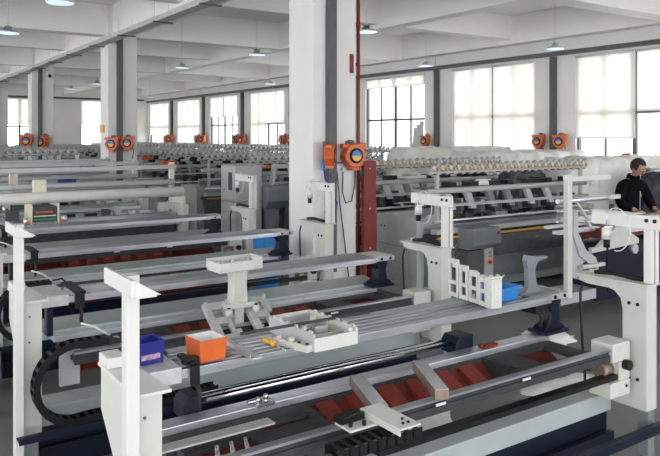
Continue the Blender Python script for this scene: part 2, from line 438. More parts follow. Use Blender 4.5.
# socket strip and cords on main column
t = thing('socket_strip', 'white socket strip with cords hanging on the big column under the reels', 'socket strip', (4.86, COLY[1] - .30, 1.70))
MB().box(-.02, .2, -.03, 0, -.03, .03).build('body', M['white'], t, .004)
for q in (.03, .12): MB().cyl((q, -.034, 0), (q, -.03, 0), .018, 12).build('socket', M['blue'], t)
MB().tube([(.06, -.02, -.03), (.1, -.02, -.4), (.16, -.02, -.8), (.22, -.02, -1.2), (.26, -.02, -1.5)], .008, 6).build('cord', M['rubber'], t)
MB().tube([(.15, -.02, -.03), (.14, -.02, -.28), (.19, -.02, -.42), (.28, -.02, -.40), (.33, -.02, -.2), (.34, -.02, .05)], .008, 6).build('cord', M['rubber'], t)
MB().tube([(-.02, -.02, .01), (-.09, -.02, .05), (-.16, -.02, .1)], .008, 6).tube([(.2, -.02, 0), (.28, -.02, .02), (.24, -.02, .09), (.05, -.02, .08), (-.05, -.02, .14)], .008, 6).build('cord', M['rubber'], t)
t = thing('air_hose', 'thin blue air hose hanging from the reel down the big column', 'hose', (4.70, COLY[1] - .36, 0))
MB().tube([(0, 0, 1.72), (.02, 0, 1.6), (.1, -.02, 1.45), (.17, -.03, 1.3), (.14, -.03, 1.14), (.05, -.02, 1.13), (.02, 0, 1.2)], .012, 8).build('hose', M['dblue'], t)
MB().box(-.03, .03, -.03, .02, 1.7, 1.82).build('coupler', M['blue'], t, .004)
for k, xx in enumerate((5.0,)):
    pass
# security cameras
for k, (x, y, lab) in enumerate(((3.0, 21.0, 'small dark security camera left of the third column top'), (4.9, 22.5, 'small dark security camera right of the third column top'))):
    t = thing('security_camera', lab, 'camera', (x, y, 4.0)); 
    MB().cyl((0, 0, 0), (.02, -.22, -.05), .07, 10).build('body', M['white'], t); MB().cyl((.02, -.22, -.05), (.025, -.25, -.055), .05, 10).build('lens', M['black'], t)
    MB().cyl((0, 0, 0), (0, 0, SZ - 4.0), .02, 8).build('bracket', M['white'], t)
# signs on the second column
for (y, z, w, h, m_, lab) in ((COLY[2] - .1, 2.95, .3, .22, 'paper', 'small pale notice plate on the left face of the second column'),):
    tag(MB().box(-.008, 0, -w / 2, w / 2, -h / 2, h / 2).build('notice_plate', M[m_], loc=(4.589, y, z), bevel=.002), lab, 'sign')
tag(MB().box(-.05, 0, -.12, .12, -.09, .09).build('junction_box', M['yellow'], loc=(4.589, COLY[2] + .08, 2.28), bevel=.01), 'small yellow box on the left face of the second column', 'box')

# ------------------------------------------------------------------ machine parts
def chain_mesh(pts, w=.05, h=.045, axis='y'):
    """drag chain: open links along a path in the x-z plane, width w along y"""
    m = MB(); pts = [Vector(p) for p in pts]
    # resample
    seg = [pts[0]]; step = .05; acc = 0
    dense = []
    for a, b in zip(pts, pts[1:]):
        k = max(1, int((b - a).length / .005))
        dense += [a.lerp(b, i / k) for i in range(k)]
    dense.append(pts[-1]); last = dense[0]
    for q in dense:
        if (q - last).length >= step: seg.append(q); last = q
    for a, b in zip(seg, seg[1:]):
        d = (b - a).normalized(); up = Vector((0, 1, 0)).cross(d)
        m.bar(a - d * .004 + Vector((0, w, 0)), b + d * .004 + Vector((0, w, 0)), .006, h, up)
        m.bar(a - d * .004 - Vector((0, w, 0)), b + d * .004 - Vector((0, w, 0)), .006, h, up)
        c = (a + b) / 2
        for s in (-1, 1):
            m.bar(c - Vector((0, w - .003, 0)) + up * (s * h * .42), c + Vector((0, w - .003, 0)) + up * (s * h * .42), .02, .005, up)
    return m

def arc(cx, cz, r, a0, a1, n, y):
    return [(cx + r * math.cos(R(a0 + (a1 - a0) * i / n)), y, cz + r * math.sin(R(a0 + (a1 - a0) * i / n))) for i in range(n + 1)]

def side_frame_right(t):
    # C-shaped plate seen from the aisle: table on top, rounded throat, foot running to the floor beam
    out = [(.47, 1.155), (.47, 1.115), (.40, 1.10), (.24, 1.10), (.20, 1.09), (.155, 1.05), (.14, .98), (.14, .80), (.165, .76), (.27, .64), (.29, .60), (.29, .36), (-.03, .36), (-.03, 1.155)]
    p = MB(); p.prism(out, 'x', 3.27, 3.385); f = p.build('side_frame', M['cream'], t, .005)
    MB().box(3.24, 3.40, -.05, .48, 1.156, 1.168).build('table_plate', M['cream'], f, .003)
    for yy, zz in ((.03, 1.03), (.09, 1.03), (.03, .55), (.09, .55)): MB().cyl((3.262, yy, zz), (3.27, yy, zz), .011, 10).build('bolt', M['black'], f)
    return f
def gantry_right(t):
    side_frame_right(t)
    p = MB(); p.box(3.30, 3.335, -.04, .01, 1.169, 1.60); p.box(3.36, 3.395, -.04, .01, 1.169, 1.60); p.box(3.336, 3.359, -.025, .0, 1.169, 1.60)
    p.build('post', M['white'], t, .003)
    a = MB(); a.box(3.285, 3.299, -.14, .38, 1.515, 1.60); a.box(3.285, 3.36, .05, .38, 1.601, 1.608)
    ar = a.build('cross_arm', M['white'], t, .002)
    b = MB()
    for yy in (-.02, -.075): MB().cyl((3.279, yy, 1.57), (3.286, yy, 1.57), .013, 12).build('mounting_hole', M['black'], ar)
    s = MB(); s.use(M['white']); s.cyl((3.25, .24, 1.50), (3.25, .24, 1.44), .032, 16); s.use(M['lgrey']); s.cyl((3.25, .24, 1.44), (3.25, .24, 1.425), .034, 16); s.use(M['black']); s.cyl((3.25, .24, 1.425), (3.25, .24, 1.37), .022, 12)
    s.use(M['steel']); s.cyl((3.25, .24, 1.50), (3.25, .24, 1.62), .006, 8); s.box(3.24, 3.3, .23, .25, 1.5, 1.51)
    s.build('sensor', None, t)
    MB().tube([(3.25, .17 - .10 * math.sin(R(a)), 1.495 + .14 * math.cos(R(a))) for a in range(-40, 190, 12)], .004, 6).build('sensor_cord', M['white'], t)
    l = MB(); l.use(M['grey']); l.box(3.30, 3.37, -.02, .05, .06, .359); l.use(M['dgrey']); l.box(3.31, 3.36, -.01, .04, .03, .06); l.cyl((3.335, .015, 0), (3.335, .015, .03), .03, 12)
    l.build('leg', None, t)
    # cable running down the throat
    MB().tube([(3.25, .42, 1.10), (3.245, .44, 1.04), (3.24, .43, .9), (3.24, .42, .7), (3.24, .40, .5), (3.24, .40, .42)], .009, 8).build('hose', M['rubber'], t)
    h = MB(); h.use(M['black']); h.tube([(3.30, .36, 1.185), (3.29, .22, 1.20), (3.32, .1, 1.185), (3.34, .02, 1.18)], .016, 8); h.use(M['white']); h.cyl((3.3, .40, 1.185), (3.3, .34, 1.19), .014, 10); h.build('cable_bundle', None, t)

def gantry_left(t):
    MB().box(-.06, -.012, -.07, -.01, .02, 1.60).build('post', M['white'], t, .003)
    a = MB(); a.box(-.074, -.061, -.16, .16, 1.54, 1.60); a.prism([(-.061, -.16), (-.061, -.02), (.02, -.16)], 'z', 1.534, 1.54)
    
    a.prism([(-.061, 1.54), (-.061, 1.60), (.035, 1.54)], 'y', -.162, -.150)
    a.build('cross_arm', M['white'], t, .002)
    f = MB(); f.prism([(.0, .36), (.0, 1.13), (.44, 1.13), (.44, .95), (.20, .75), (.20, .36)], 'x', -.005, .10)
    ff = f.build('side_frame', M['cream'], t, .005)
    MB().prism([(-.012, -.02), (.13, -.02), (.10, .46), (-.012, .46)], 'z', 1.131, 1.145).build('table_plate', M['white'], ff, .003)
    MB().cyl((.03, -.006, 1.05), (.03, 0, 1.05), .006, 8).cyl((.03, -.006, .9), (.03, 0, .9), .006, 8).build('bolt', M['dgrey'], ff)
    MB().box(.0, .09, .05, .30, .03, .359).build('leg', M['grey'], t)
    MB().box(-.01, .07, .33, .45, 1.146, 1.19).build('terminal_box', M['white'], t, .004)

def upper_bars(t, x0, x1, m='bars'):
    u = MB(); 
    for k in range(5): u.cyl((x0 + .12 + .02 * k, .50 + .058 * k, 1.035), (x1, .50 + .058 * k, 1.035), .0165, 10)
    u.build('guide_bars', M[m], t)
    MB().box(x0 + .1, x1, .476, .775, 1.0, 1.01).build('bar_gap_shade', M['black'], t)  # black sheet added under the bars as shade, darkens the gaps between them
    MB().box(x0 + .05, x1, .445, .475, 1.0, 1.045).build('front_bar', M[m], t, .003)
    MB().box(x0 + .1, x1 - .02, .776, .80, 1.0, 1.04).build('rear_bar', M[m], t, .002)
def pedestal(t, xp):
    p = MB(); p.prism([(xp - .12, .80), (xp + .10, .80), (xp + .09, .82), (xp + .05, .84), (xp + .04, .93), (xp + .06, .995), (xp - .08, .995), (xp - .04, .93), (xp - .05, .84), (xp - .1, .82)], 'y', .50, .60)
    p.box(xp - .13, xp + .11, .47, .63, .776, .799); pp = p.build('pedestal', M['navy'], t, .004)
    MB().box(xp - .10, xp + .13, .49, .78, 1.0, 1.04).build('head_plate', M['alu'], pp, .004)
    for q in (-.02, .08): MB().cyl((xp + q, .482, 1.02), (xp + q, .489, 1.02), .012, 10).build('bolt', M['black'], pp)

def make_frame(rear_cover=True):
    t = thing('knitting_machine', 'x', 'machine', (0, 0, 0))
    gantry_left(t); gantry_right(t)
    # floor beam and skirt
    m = MB(); m.box(.12, 3.24, .20, .42, .31, .43); m.build('base_beam', M['beam'], t, .006)
    m = MB(); m.box(.12, 3.20, .205, .40, .10, .309); m.build('base_skirt', M['navy'], t, .004)
    if not rear_cover: MB().box(-.02, 3.36, -.10, -.06, .24, .30).build('front_rail', M['navy'], t, .003)
    MB().box(.12, 3.2, .15, .19, .06, .20).build('lower_panel', M['navy'], t, .003)
    for xx in (.3, 1.6, 3.0): MB().cyl((xx, .3, 0), (xx, .3, .099), .03, 10).build('foot', M['dgrey'], t)
    # cast bed
    c = MB(); c.box(.30, 2.98, .49, .53, .64, .735)
    def plate(u0, u1, holes): rect_holes(c, u0, u1, .09, .489, holes, .715, .738, 'z')
    plate(.30, 1.02, [(.36, .62, .14, .28), (.72, .98, .30, .36)]); plate(2.36, 2.98, [(2.56, 2.84, .20, .42)])
    c.box(1.02, 1.04, .28, .49, .60, .737); c.box(2.34, 2.36, .28, .49, .60, .737)
    c.build('bed_casting', M['cast'], t, .004)
    MB().prism([(.489, .71), (.489, .66), (.31, .575), (.30, .59), (.44, .665)], 'x', .35, 2.95).build('trough', M['red'], t)
    k = 0; x = 1.10
    while x < 2.28:
        MB().prism([(.486, .722), (.486, .66), (.305, .58), (.29, .625), (.31, .645)], 'x', x, x + .115).build('bed_rib', M['redrib_lit'], t, .003); x += .205
    MB().box(.28, 3.0, .50, .60, .736, .772).build('rear_rail', M['steel'], t, .003)
    f = MB(); f.use(M['cast']); f.box(.30, 3.02, .07, .105, .715, .765); f.box(.30, 3.02, .060, .069, .70, .74); f.use(M['bars']); f.box(.30, 3.02, .055, .10, .766, .779)
    fr = f.build('needle_rail', None, t)
    for q in (1.55, 2.2): MB().box(q, q + .065, .048, .054, .745, .757).build('rail_label', M['paper'], fr)
    # drag chain loop at the left end and its guide
    pts = [(1.1, .05, .615)] + [(x_ / 10, .05, .56 if x_ < 6 else .58) for x_ in range(10, 3, -1)]
    if rear_cover:
        loop = [(1.15, -.13, .46), (.8, -.13, .45), (.5, -.13, .445)] + arc(.26, .665, .225, -75, -280, 16, -.13) + [(.46, -.13, .885)]
        chain_mesh(loop, .04, .04).build('drag_chain', M['black'], t)
        MB().box(-.06, 1.2, -.185, -.10, .395, .40).box(-.06, 1.2, -.19, -.185, .385, .425).build('chain_guide', M['navy'], t)
    MB().box(1.2, 3.1, .06, .12, .575, .605).build('guide_bar', M['black'], t)
    if rear_cover:
        MB().tube([(.46, -.13, .9), (.54, -.10, .90), (.60, -.06, .84), (.61, -.04, .72), (.63, .02, .62), (.67, .04, .56)], .008, 6).build('chain_cable', M['rubber'], t)
        MB().tube([(.30, -.08, .99), (.38, -.10, .96), (.46, -.09, .90), (.54, -.05, .86)], .007, 6).build('white_cable', M['white'], t)
    if rear_cover: MB().box(.24, .36, .16, .20, .55, .80).build('bracket_plate', M['lgrey'], t, .003)
    # gearbox at right end
    g = MB(); g.box(3.05, 3.235, .06, .22, .68, .80); g.box(3.12, 3.235, .06, .22, .56, .679); g.box(3.03, 3.235, .06, .22, .46, .559)
    gb = g.build('gearbox', M['whitecast'], t, .008)
    kb = MB(); kb.cyl((3.17, .058, .66), (3.17, .02, .66), .032, 14); kb.build('knob', M['black'], gb)
    cy = MB(); cy.cyl((3.02, .14, .62), (3.119, .14, .62), .045, 14); cy.build('shaft_drum', M['brown'], gb)
    MB().cyl((3.19, .055, .52), (3.19, .059, .52), .01, 8).build('bolt', M['black'], gb)
    if rear_cover:
        MB().prism([(.605, .735), (.605, .79), (.84, .82), (.84, .735)], 'x', .2, 3.1).build('rear_cover', M['beam'], t, .004)
    upper_bars(t, .2, 2.95); pedestal(t, 3.06)
    bl = MB(); bl.box(.18, .36, .44, .82, .985, 1.06); b0 = bl.build('bar_clamp', M['alu'], t, .005)
    (MB().box(.40, .47, .44, .83, 1.056, 1.068).box(.40, .46, .425, .443, .96, 1.06) if rear_cover else MB().box(.40, .43, .44, .60, 1.056, 1.072).box(.40, .44, .425, .443, .97, 1.06).box(.38, .46, .46, .50, 1.056, 1.085)).build('cable_clamp', M['black'], t)
    MB().tube([(.43, .435, .97), (.44, .43, .93), (.435, .425, .89), (.44, .43, .85)], .012, 8).build('clamp_hose', M['rubber'], t)
    MB().box(.24, .28, .52, .60, .775, .985).build('bar_support', M['navy'], t, .003)
    return t

frame0 = make_frame(True); index_kids()
frames = [((.82, 4.36), 'grey and white machine frame in the second row, white bracket standing on its bars'),
          ((.92, 6.27), 'machine frame in third row, its white gantry standing against the big column'),
          ((.98, 8.15), 'machine frame in fourth row, behind the one against the big column')]
for k, ((x, y), lab) in enumerate(frames):
    o = frame0 if k == 0 else copy_tree(frame0); o.location = (x, y, 0); o['label'] = lab

M1 = make_frame(False); M1.location = (.87, 2.55, 0); M1['label'] = 'nearest machine frame in the foreground with red ribbed bed and bright steel rails'
# extras on the nearest frame
for yy in (.66, .71):
    MB().cyl((.45, yy, .80), (2.30, yy, .80), .017, 12).build('rear_rod', M['chrome'], M1)
for xx, w in ((.44, .09), (2.24, .15)):
    MB().prism([(xx, .735), (xx, .81), (xx + .03, .845), (xx + w, .845), (xx + w, .735)], 'y', .61, .75).build('rod_block', M['navy'], M1, .006)
def crossbar(xr, xf, parent):
    m = MB(); m.bar((xr - .87, .455, .80), (xf - .87, .04, .80), .075, .05); b = m.build('cross_bar', M['brown'], parent, .003)
    m = MB(); m.bar((xr - .87, .455, .828), (xf - .87, .04, .828), .07, .004); m.build('top_plate', M['alu'], b)
crossbar(2.22, 2.06, M1); crossbar(2.66, 2.45, M1)
m = MB(); m.box(.93, 1.10, -.07, .05, .80, .81); m.box(1.07, 1.19, -.24, .05, .835, .843); m.box(1.07, 1.076, -.24, .05, .811, .834)
m.build('bracket_plate', M['white'], M1, .002)
m = MB()
for q in ((.96, -.03), (1.02, -.05), (.96, .03), (1.04, .03)): MB().cyl((q[0], q[1], .81), (q[0], q[1], .83), .009, 8).build('screw', M['black'], M1)
for q in ((1.12, -.2), (1.15, -.2), (1.15, -.16)): MB().cyl((q[0], q[1], .843), (q[0], q[1], .85), .007, 8).build('screw', M['black'], M1)
MB().box(.93, 1.06, .0, .06, .811, .84).tube([(.94, -.0, .83), (1.0, -.02, .86), (1.05, .0, .84)], .01, 6).build('bracket_fitting', M['black'], M1)
chain_mesh([(.80, -.12, .765), (1.26, -.12, .765)], .05, .045).build('drag_chain', M['black'], M1)
m = MB(); rect_holes(m, .15, .72, .225, .295, [(.25, .29, .252, .268), (.34, .38, .252, .268), (.62, .635, .255, .265), (.67, .685, .255, .265)], .790, .798, 'z'); m.build('slotted_strip', M['alu'], M1)
m = MB(); m.box(.76, .86, .47, .56, .775, .79); m.cyl((.78, .50, .79), (.78, .50, .815), .012, 8); m.cyl((.84, .53, .79), (.84, .53, .81), .012, 8); m.cyl((.72, .5, .80), (.8, .5, .80), .01, 8)
m.build('rail_fitting', M['chrome'], M1)
MB().box(2.40, 2.52, .52, .56, .775, .79).cyl((2.37, .54, .79), (2.40, .54, .79), .012, 8).build('rail_fitting', M['redpaint'], M1)
for k, xx in enumerate((.40, .47, .54)):
    MB().cyl((xx, .14, .735), (xx + .04, .25, .745), .012, 8).build('inner_fitting', M['chrome'], M1)
# curved bracket on the pedestal at the right end of the nearest frame
m = MB(); kx = 2.86
prof = [(kx - .04, 1.042), (kx + .20, 1.042), (kx + .13, 1.06), (kx + .09, 1.10), (kx + .07, 1.16), (kx + .07, 1.22), (kx + .10, 1.255), (kx + .20, 1.275), (kx + .20, 1.285), (kx + .06, 1.295), (kx - .01, 1.31), (kx - .02, 1.27), (kx + .0, 1.22), (kx + .0, 1.10)]
m.prism(prof, 'y', .56, .60); m.prism([(kx - .06, 1.041), (kx + .24, 1.041), (kx + .24, 1.055), (kx - .06, 1.055)], 'y', .50, .70)
m.build('curved_bracket', M['grey'], M1, .003)
MB().box(kx - .05, kx + .08, .46, .60, .94, .999).build('clamp_block', M['black'], M1, .003)
for q in ((0, .86), (.04, .90), (.08, .84)): MB().tube([(kx + q[0] - .02, .47, .96), (kx + q[0], .45, .92), (kx + q[0] - .01, .46, q[1])], .013, 8).build('clamp_hose', M['rubber'], M1)
# ------------------------------------------------------------------ loose things on the bars
def open_box(name, label, cat, loc, rz, w, d, h, m, inner, th=.006, taper=.02, lip=0, group=None):
    t = thing(name, label, cat, loc, rz, group)
    mb = MB(); mb.use(m)
    def ring(a, z): return [Vector((sx * (w / 2 - a), sy * (d / 2 - a), z)) for sx, sy in ((-1, -1), (1, -1), (1, 1), (-1, 1))]
    o0, o1 = ring(taper, 0), ring(0, h); i1, i0 = ring(th, h), ring(taper + th, th)
    q = [(0, 1, 5, 4), (1, 2, 6, 5), (2, 3, 7, 6), (3, 0, 4, 7)]
    mb._add(o0 + o1, q + [(3, 2, 1, 0)]); mb._add(o1 + i1, q)
    mb.use(inner); mb._add(i1 + i0, q + [(4, 5, 6, 7)])
    if lip:
        mb.use(m)
        for sx in (-1, 1): mb.box(sx * w / 2 - .006, sx * w / 2 + .006, -d / 2, d / 2, h - lip, h)
        for sy in (-1, 1): mb.box(-w / 2, w / 2, sy * d / 2 - .006, sy * d / 2 + .006, h - lip, h)
    mb.build('box_body', None, t)
    return t
BT = 1.055
t = open_box('parts_box', 'orange fronted box with pale worn inside on the steel bars', 'box', (1.385, 3.075, BT), R(4), .145, .15, .10, M['orange'], M['paper'], taper=.008)
t = open_box('parts_bin', 'deep blue plastic bin beside the nearest white post', 'bin', (1.12, 3.16, 1.063), R(4), .135, .13, .10, M['dblue'], M['dblue'], taper=.008)
MB().box(-.045, .045, -.0605, -.0595, .02, .07).build('bin_label', M['pinkpaper'], t)
t = open_box('parts_bin', 'bright blue plastic tray full of small parts with tool handle', 'bin', (3.43, 3.12, BT), R(6), .26, .19, .09, M['blue'], M['blue'], lip=.015)
t2 = thing('hand_tool', 'black and steel hand tool leaning in the bright blue tray', 'tool', (3.38, 3.11, BT + .03))
MB().cyl((-.03, -.0, .0), (.02, 0, .05), .011, 8).build('handle', M['black'], t2); MB().cyl((.02, 0, .05), (.13, .02, .115), .006, 8).build('shaft', M['steel'], t2)
random.seed(3)
for k in range(7):
    x, y = 3.34 + .18 * random.random(), 3.08 + .1 * random.random()
    tag(MB().cyl((-.012, 0, .008), (.012, .004, .01), .007, 8).build('small_fitting', M['black' if k % 2 else 'yellow'], loc=(x, y, BT + .01)), 'small %s fitting lying in the bright blue tray' % ('black' if k % 2 else 'yellow'), 'fitting', 'small fittings in the bright blue tray')
# grey strip, screwdriver
t = thing('metal_strip', 'bent flat grey metal strip lying across the bars beside the orange box', 'strip', (0, 0, BT))
MB().bar((1.57, 3.24, .006), (1.565, 2.90, .006), .05, .008).bar((1.545, 3.24, .016), (1.54, 2.92, .016), .004, .02).build('strip', M['alu'], t)
t['label'] = 'bent flat grey metal strip lying across the bars beside the orange box'
t = thing('screwdriver', 'yellow handled screwdriver lying on the bars in front of the cast housing', 'screwdriver', (1.725, 3.07, BT + .018), R(-86))
MB().lathe((-.06, 0, 0), (1, 0, 0), [(.004, 0), (.012, .006), (.014, .03), (.011, .06), (.014, .085), (.016, .1), (.009, .108)], 12).build('handle', M['yellow'], t)
MB().cyl((.048, 0, 0), (.15, 0, -.012), .0035, 8).build('shaft', M['chrome'], t)
# cast housing (open crate-like casting)
t = thing('cast_housing', 'open rectangular grey casting resting on the bars like a tray', 'casting', (1.975, 3.06, BT), R(90))
m = MB(); w, d, h, th = .45, .26, .085, .012
m.use(M['whitecast'])
m.box(-w / 2, w / 2, -d / 2, -d / 2 + th, 0, h); m.box(w / 2 - th, w / 2, -d / 2 + th, d / 2, 0, h); m.box(-w / 2, -w / 2 + th, -d / 2 + th, d / 2, 0, h * .8)
m.use(M['alu']); m.box(-w / 2 + th, w / 2 - th, d / 2 - th, d / 2, 0, h)
m.box(-w / 2 + th, w / 2 - th, d / 2 - th - .004, d / 2 - th, 0, h - .01); m.box(w / 2 - th - .004, w / 2 - th, -d / 2 + th, d / 2 - th, .01, h - .012)
for q in range(6): m.box(-w / 2 + .03 + q * .07, -w / 2 + .06 + q * .07, d / 2 - th, d / 2, h, h + .012); m.box(-w / 2 + .02 + q * .07, -w / 2 + .045 + q * .07, -d / 2, -d / 2 + th, h, h + .010)
m.box(-.06, -.03, -.06, .02, .01, .07); m.box(.04, .10, -.02, .03, .01, .06); m.box(-.16, -.12, 0., .06, .01, .05)
m.use(M['mid']); m.box(-w / 2 + th, w / 2 - th, -d / 2 + th, d / 2 - th, 0, .01); m.use(M['alu'])
for q in (-.12, .02, .15): m.box(q, q + .008, -d / 2 + th, d / 2 - th, .01, .05)
m.use(M['whitecast'])
for q in ((-.2, -.1), (-.05, .08), (.1, -.07), (.19, .1)): m.cyl((q[0], q[1], .01), (q[0], q[1], .085), .014, 10)
m.build('housing', None, t, .002)
t = thing('slide_arm', 'pale cast slide arm with bolts lying in front of the open casting', 'casting', (1.80, 2.98, BT), R(-72))
m = MB(); m.use(M['whitecast']); m.box(-.14, .1, -.014, .014, 0, .03); m.box(.04, .13, -.03, .025, 0, .035); m.box(-.17, -.12, -.03, .03, 0, .03); m.cyl((.0, .0, .03), (.0, 0, .05), .016, 10); m.cyl((-.08, .0, .03), (-.08, 0, .045), .014, 10)
m.use(M['black'])
for q in (.06, .11): m.cyl((q, -.01, .035), (q, -.01, .042), .009, 8)
m.build('arm', None, t, .003)
m = MB(); m.bar((1.55, 3.04, BT + .092), (2.32, 3.02, BT + .092), .014, .012)
tag(m.build('flat_rod', M['cast']), 'thin dark flat rod laid across the open grey casting', 'rod')
# white standing castings near the blue tray
t = thing('frame_casting', 'white cast frames standing in a row on the bars left of the blue tray', 'casting', (3.235, 3.10, BT), R(82))
t.scale = (.86, .86, .95)
def cframe(m, x0, x1, y, zt):
    rect_holes(m, x0, x1, 0, zt, [(x0 + .02, x1 - .02, .03, .085), (x0 + .025, x1 - .02, .11, zt - .035)], y, y + .018, 'y')
m = MB(); cframe(m, -.12, -.03, .0, .19); m.build('frame_plate', M['whitecast'], t, .003)
m = MB(); cframe(m, -.02, .09, -.005, .21); m.build('frame_plate', M['whitecast'], t, .003)
m = MB(); cframe(m, .10, .20, .0, .23); m.build('frame_plate', M['whitecast'], t, .003)
m = MB(); cframe(m, .21, .33, .004, .26); m.build('frame_plate', M['whitecast'], t, .003)
m = MB(); m.box(-.165, -.125, -.09, .03, 0, .2); m.box(-.185, -.165, -.07, .02, .0, .19); m.cyl((-.15, -.06, .2), (-.15, -.06, .212), .015, 10); m.cyl((-.15, -.0, .2), (-.15, -.0, .212), .015, 10)
m.build('end_block', M['whitecast'], t, .006)
for q in (-.07, .03, .14, .26): MB().box(q, q + .05, -.03, .0, .17 + q * .1, .205 + q * .15).build('clamp', M['whitecast'], t, .004)
# white bracket on second machine
t = thing('cast_bracket', 'white cast bracket with a T-shaped head standing on two slotted grey feet', 'casting', (2.27, 4.50, .80), R(3))
m = MB(); m.prism([(-.065, .12), (.065, .12), (.055, .22), (.055, .30), (.07, .36), (-.07, .36), (-.055, .30), (-.055, .22)], 'y', -.045, .05)
m.box(-.11, .11, -.06, .05, .085, .125); m.box(-.04, .04, -.03, .03, -.06, .085); m.build('column', M['whitecast'], t, .01)
m = MB(); m.use(M['whitecast']); m.box(-.20, .075, -.11, -.095, .36, .43); m.box(.075, .16, -.085, -.07, .36, .445); m.box(-.20, .16, .085, .10, .37, .44); m.box(-.20, -.185, -.095, .085, .36, .43); m.box(.145, .16, -.07, .085, .36, .445); m.box(-.185, .145, -.095, .085, .36, .372); m.box(-.06, -.045, -.09, .085, .372, .41)
m.use(M['alu'])
for q in ((-.14, .02), (-.10, -.04), (-.02, .03), (.05, -.02), (.1, .03)): m.cyl((q[0], q[1], .372), (q[0], q[1], .425), .018, 10)
m.use(M['mid']); m.box(-.03, .02, -.05, .04, .373, .40)
m.build('head_tray', None, t, .006)
for sx in (-1, 1):
    Mx = Matrix.Translation((sx * .155, -.06, -.0)) @ Matrix.Rotation(R(38), 4, 'X')
    q = MB(); rect_holes(q, -.10, .10, -.17, .17, [(-.04, .03, -.11, -.02), (-.05, .04, .04, .11), (.06, .10, -.08, .02)], 0, .035, 'z')
    for cc in ((-.08, -.15), (.08, -.15), (-.08, .15), (.08, .15)): q.cyl((cc[0], cc[1], .035), (cc[0], cc[1], .055), .018, 10)
    q.v = [tuple(Mx @ Vector(v)) for v in q.v]; q.build('slotted_foot', M['alu'], t, .004)
for q in ((-.11, -.07), (.11, -.07), (-.13, .06), (.13, .06)):
    m = MB(); m.use(M['whitecast']); m.cyl((q[0], q[1], .05), (q[0], q[1], .10), .026, 12); m.use(M['black']); m.cyl((q[0], q[1], .10), (q[0], q[1], .107), .012, 10)
    m.build('mount_lug', None, t)
# blue bin by third row and black thing
t = open_box('storage_bin', 'large blue bin on the floor behind the third machine bars', 'bin', (4.14, 7.42, 0), R(4), .27, .22, .90, M['blue'], M['blue'], taper=.03)
t = open_box('cardboard_box', 'small brown cardboard box on the floor at the left edge', 'box', (.80, 5.80, 0), R(5), .18, .18, .26, M['card'], M['card'])
#@@FAR
# ------------------------------------------------------------------ finished machines
def tensioner_mesh(pale=False):
    m = MB(); m.use(M['lgrey']); m.bar((-.07, 0, -.045), (.06, 0, .055), .035, .028); m.use(M['alu']); m.lathe((-.03, -.03, .015), (.3, -1, .3), [(.034, 0), (.036, .006), (.02, .012)], 12)
    m.use(M['brown' if pale else 'amber']); m.lathe((.022, -.03, .0), (.3, -1, .3), [(.018, 0), (.020, .014), (.012, .02)], 10); m.use(M['mid' if pale else 'redpaint']); m.box(.0, .035, -.012, .012, -.05, -.02)
    return m.build('tensioner', None)
TEN = tensioner_mesh(); TENME = TEN.data; bpy.data.objects.remove(TEN)
TEN = tensioner_mesh(True); TENPALE = TEN.data; bpy.data.objects.remove(TEN)
def yarn_rail(t, x0, x1, y, z, n, posts=True, me=None):
    r = MB(); r.box(x0, x1, y - .03, y + .03, z - .05, z - .02); r.box(x0, x1, y + .035, y + .06, z - .07, z - .055); rr = r.build('yarn_rail', M['lgrey'], t)
    for k in range(n):
        o = bpy.data.objects.new('tensioner', me or TENME); COL.objects.link(o); o.parent = rr; o.location = (x0 + (x1 - x0) * (k + .5) / n, y, z)
        s = min(1.35, (x1 - x0) / n / .11); o.scale = (s, s, s)
    if posts:
        for xx in (x0 + .12, x1 - .12): MB().box(xx - .025, xx + .025, y - .02, y + .02, 1.0, z - .051).build('rail_post', M['lgrey'], t)

def carriage(t, x):
    m = MB(); m.use(M['mid']); m.box(x - .16, x + .16, -.06, .34, .96, 1.16); m.use(M['buff']); m.box(x - .18, x - .161, -.08, .36, .92, 1.2); m.box(x + .161, x + .18, -.08, .36, .92, 1.2)
    m.use(M['green']); m.box(x - .14, x + .14, -.068, -.061, .98, 1.0); m.use(M['orange']); m.box(x - .12, x + .1, -.068, -.061, 1.08, 1.10); m.use(M['buff']); m.box(x - .14, x + .14, -.068, -.061, 1.03, 1.045)
    c = m.build('carriage', None, t)
    for s in (-1, 1):
        w = MB(); w.use(M['steel']); w.cyl((x + s * .24, -.08, .93), (x + s * .24, -.08, 1.03), .04, 10); w.use(M['orange']); w.box(x + s * .22 - .02, x + s * .22 + .02, -.12, -.09, .94, .99); w.build('side_unit', None, c)

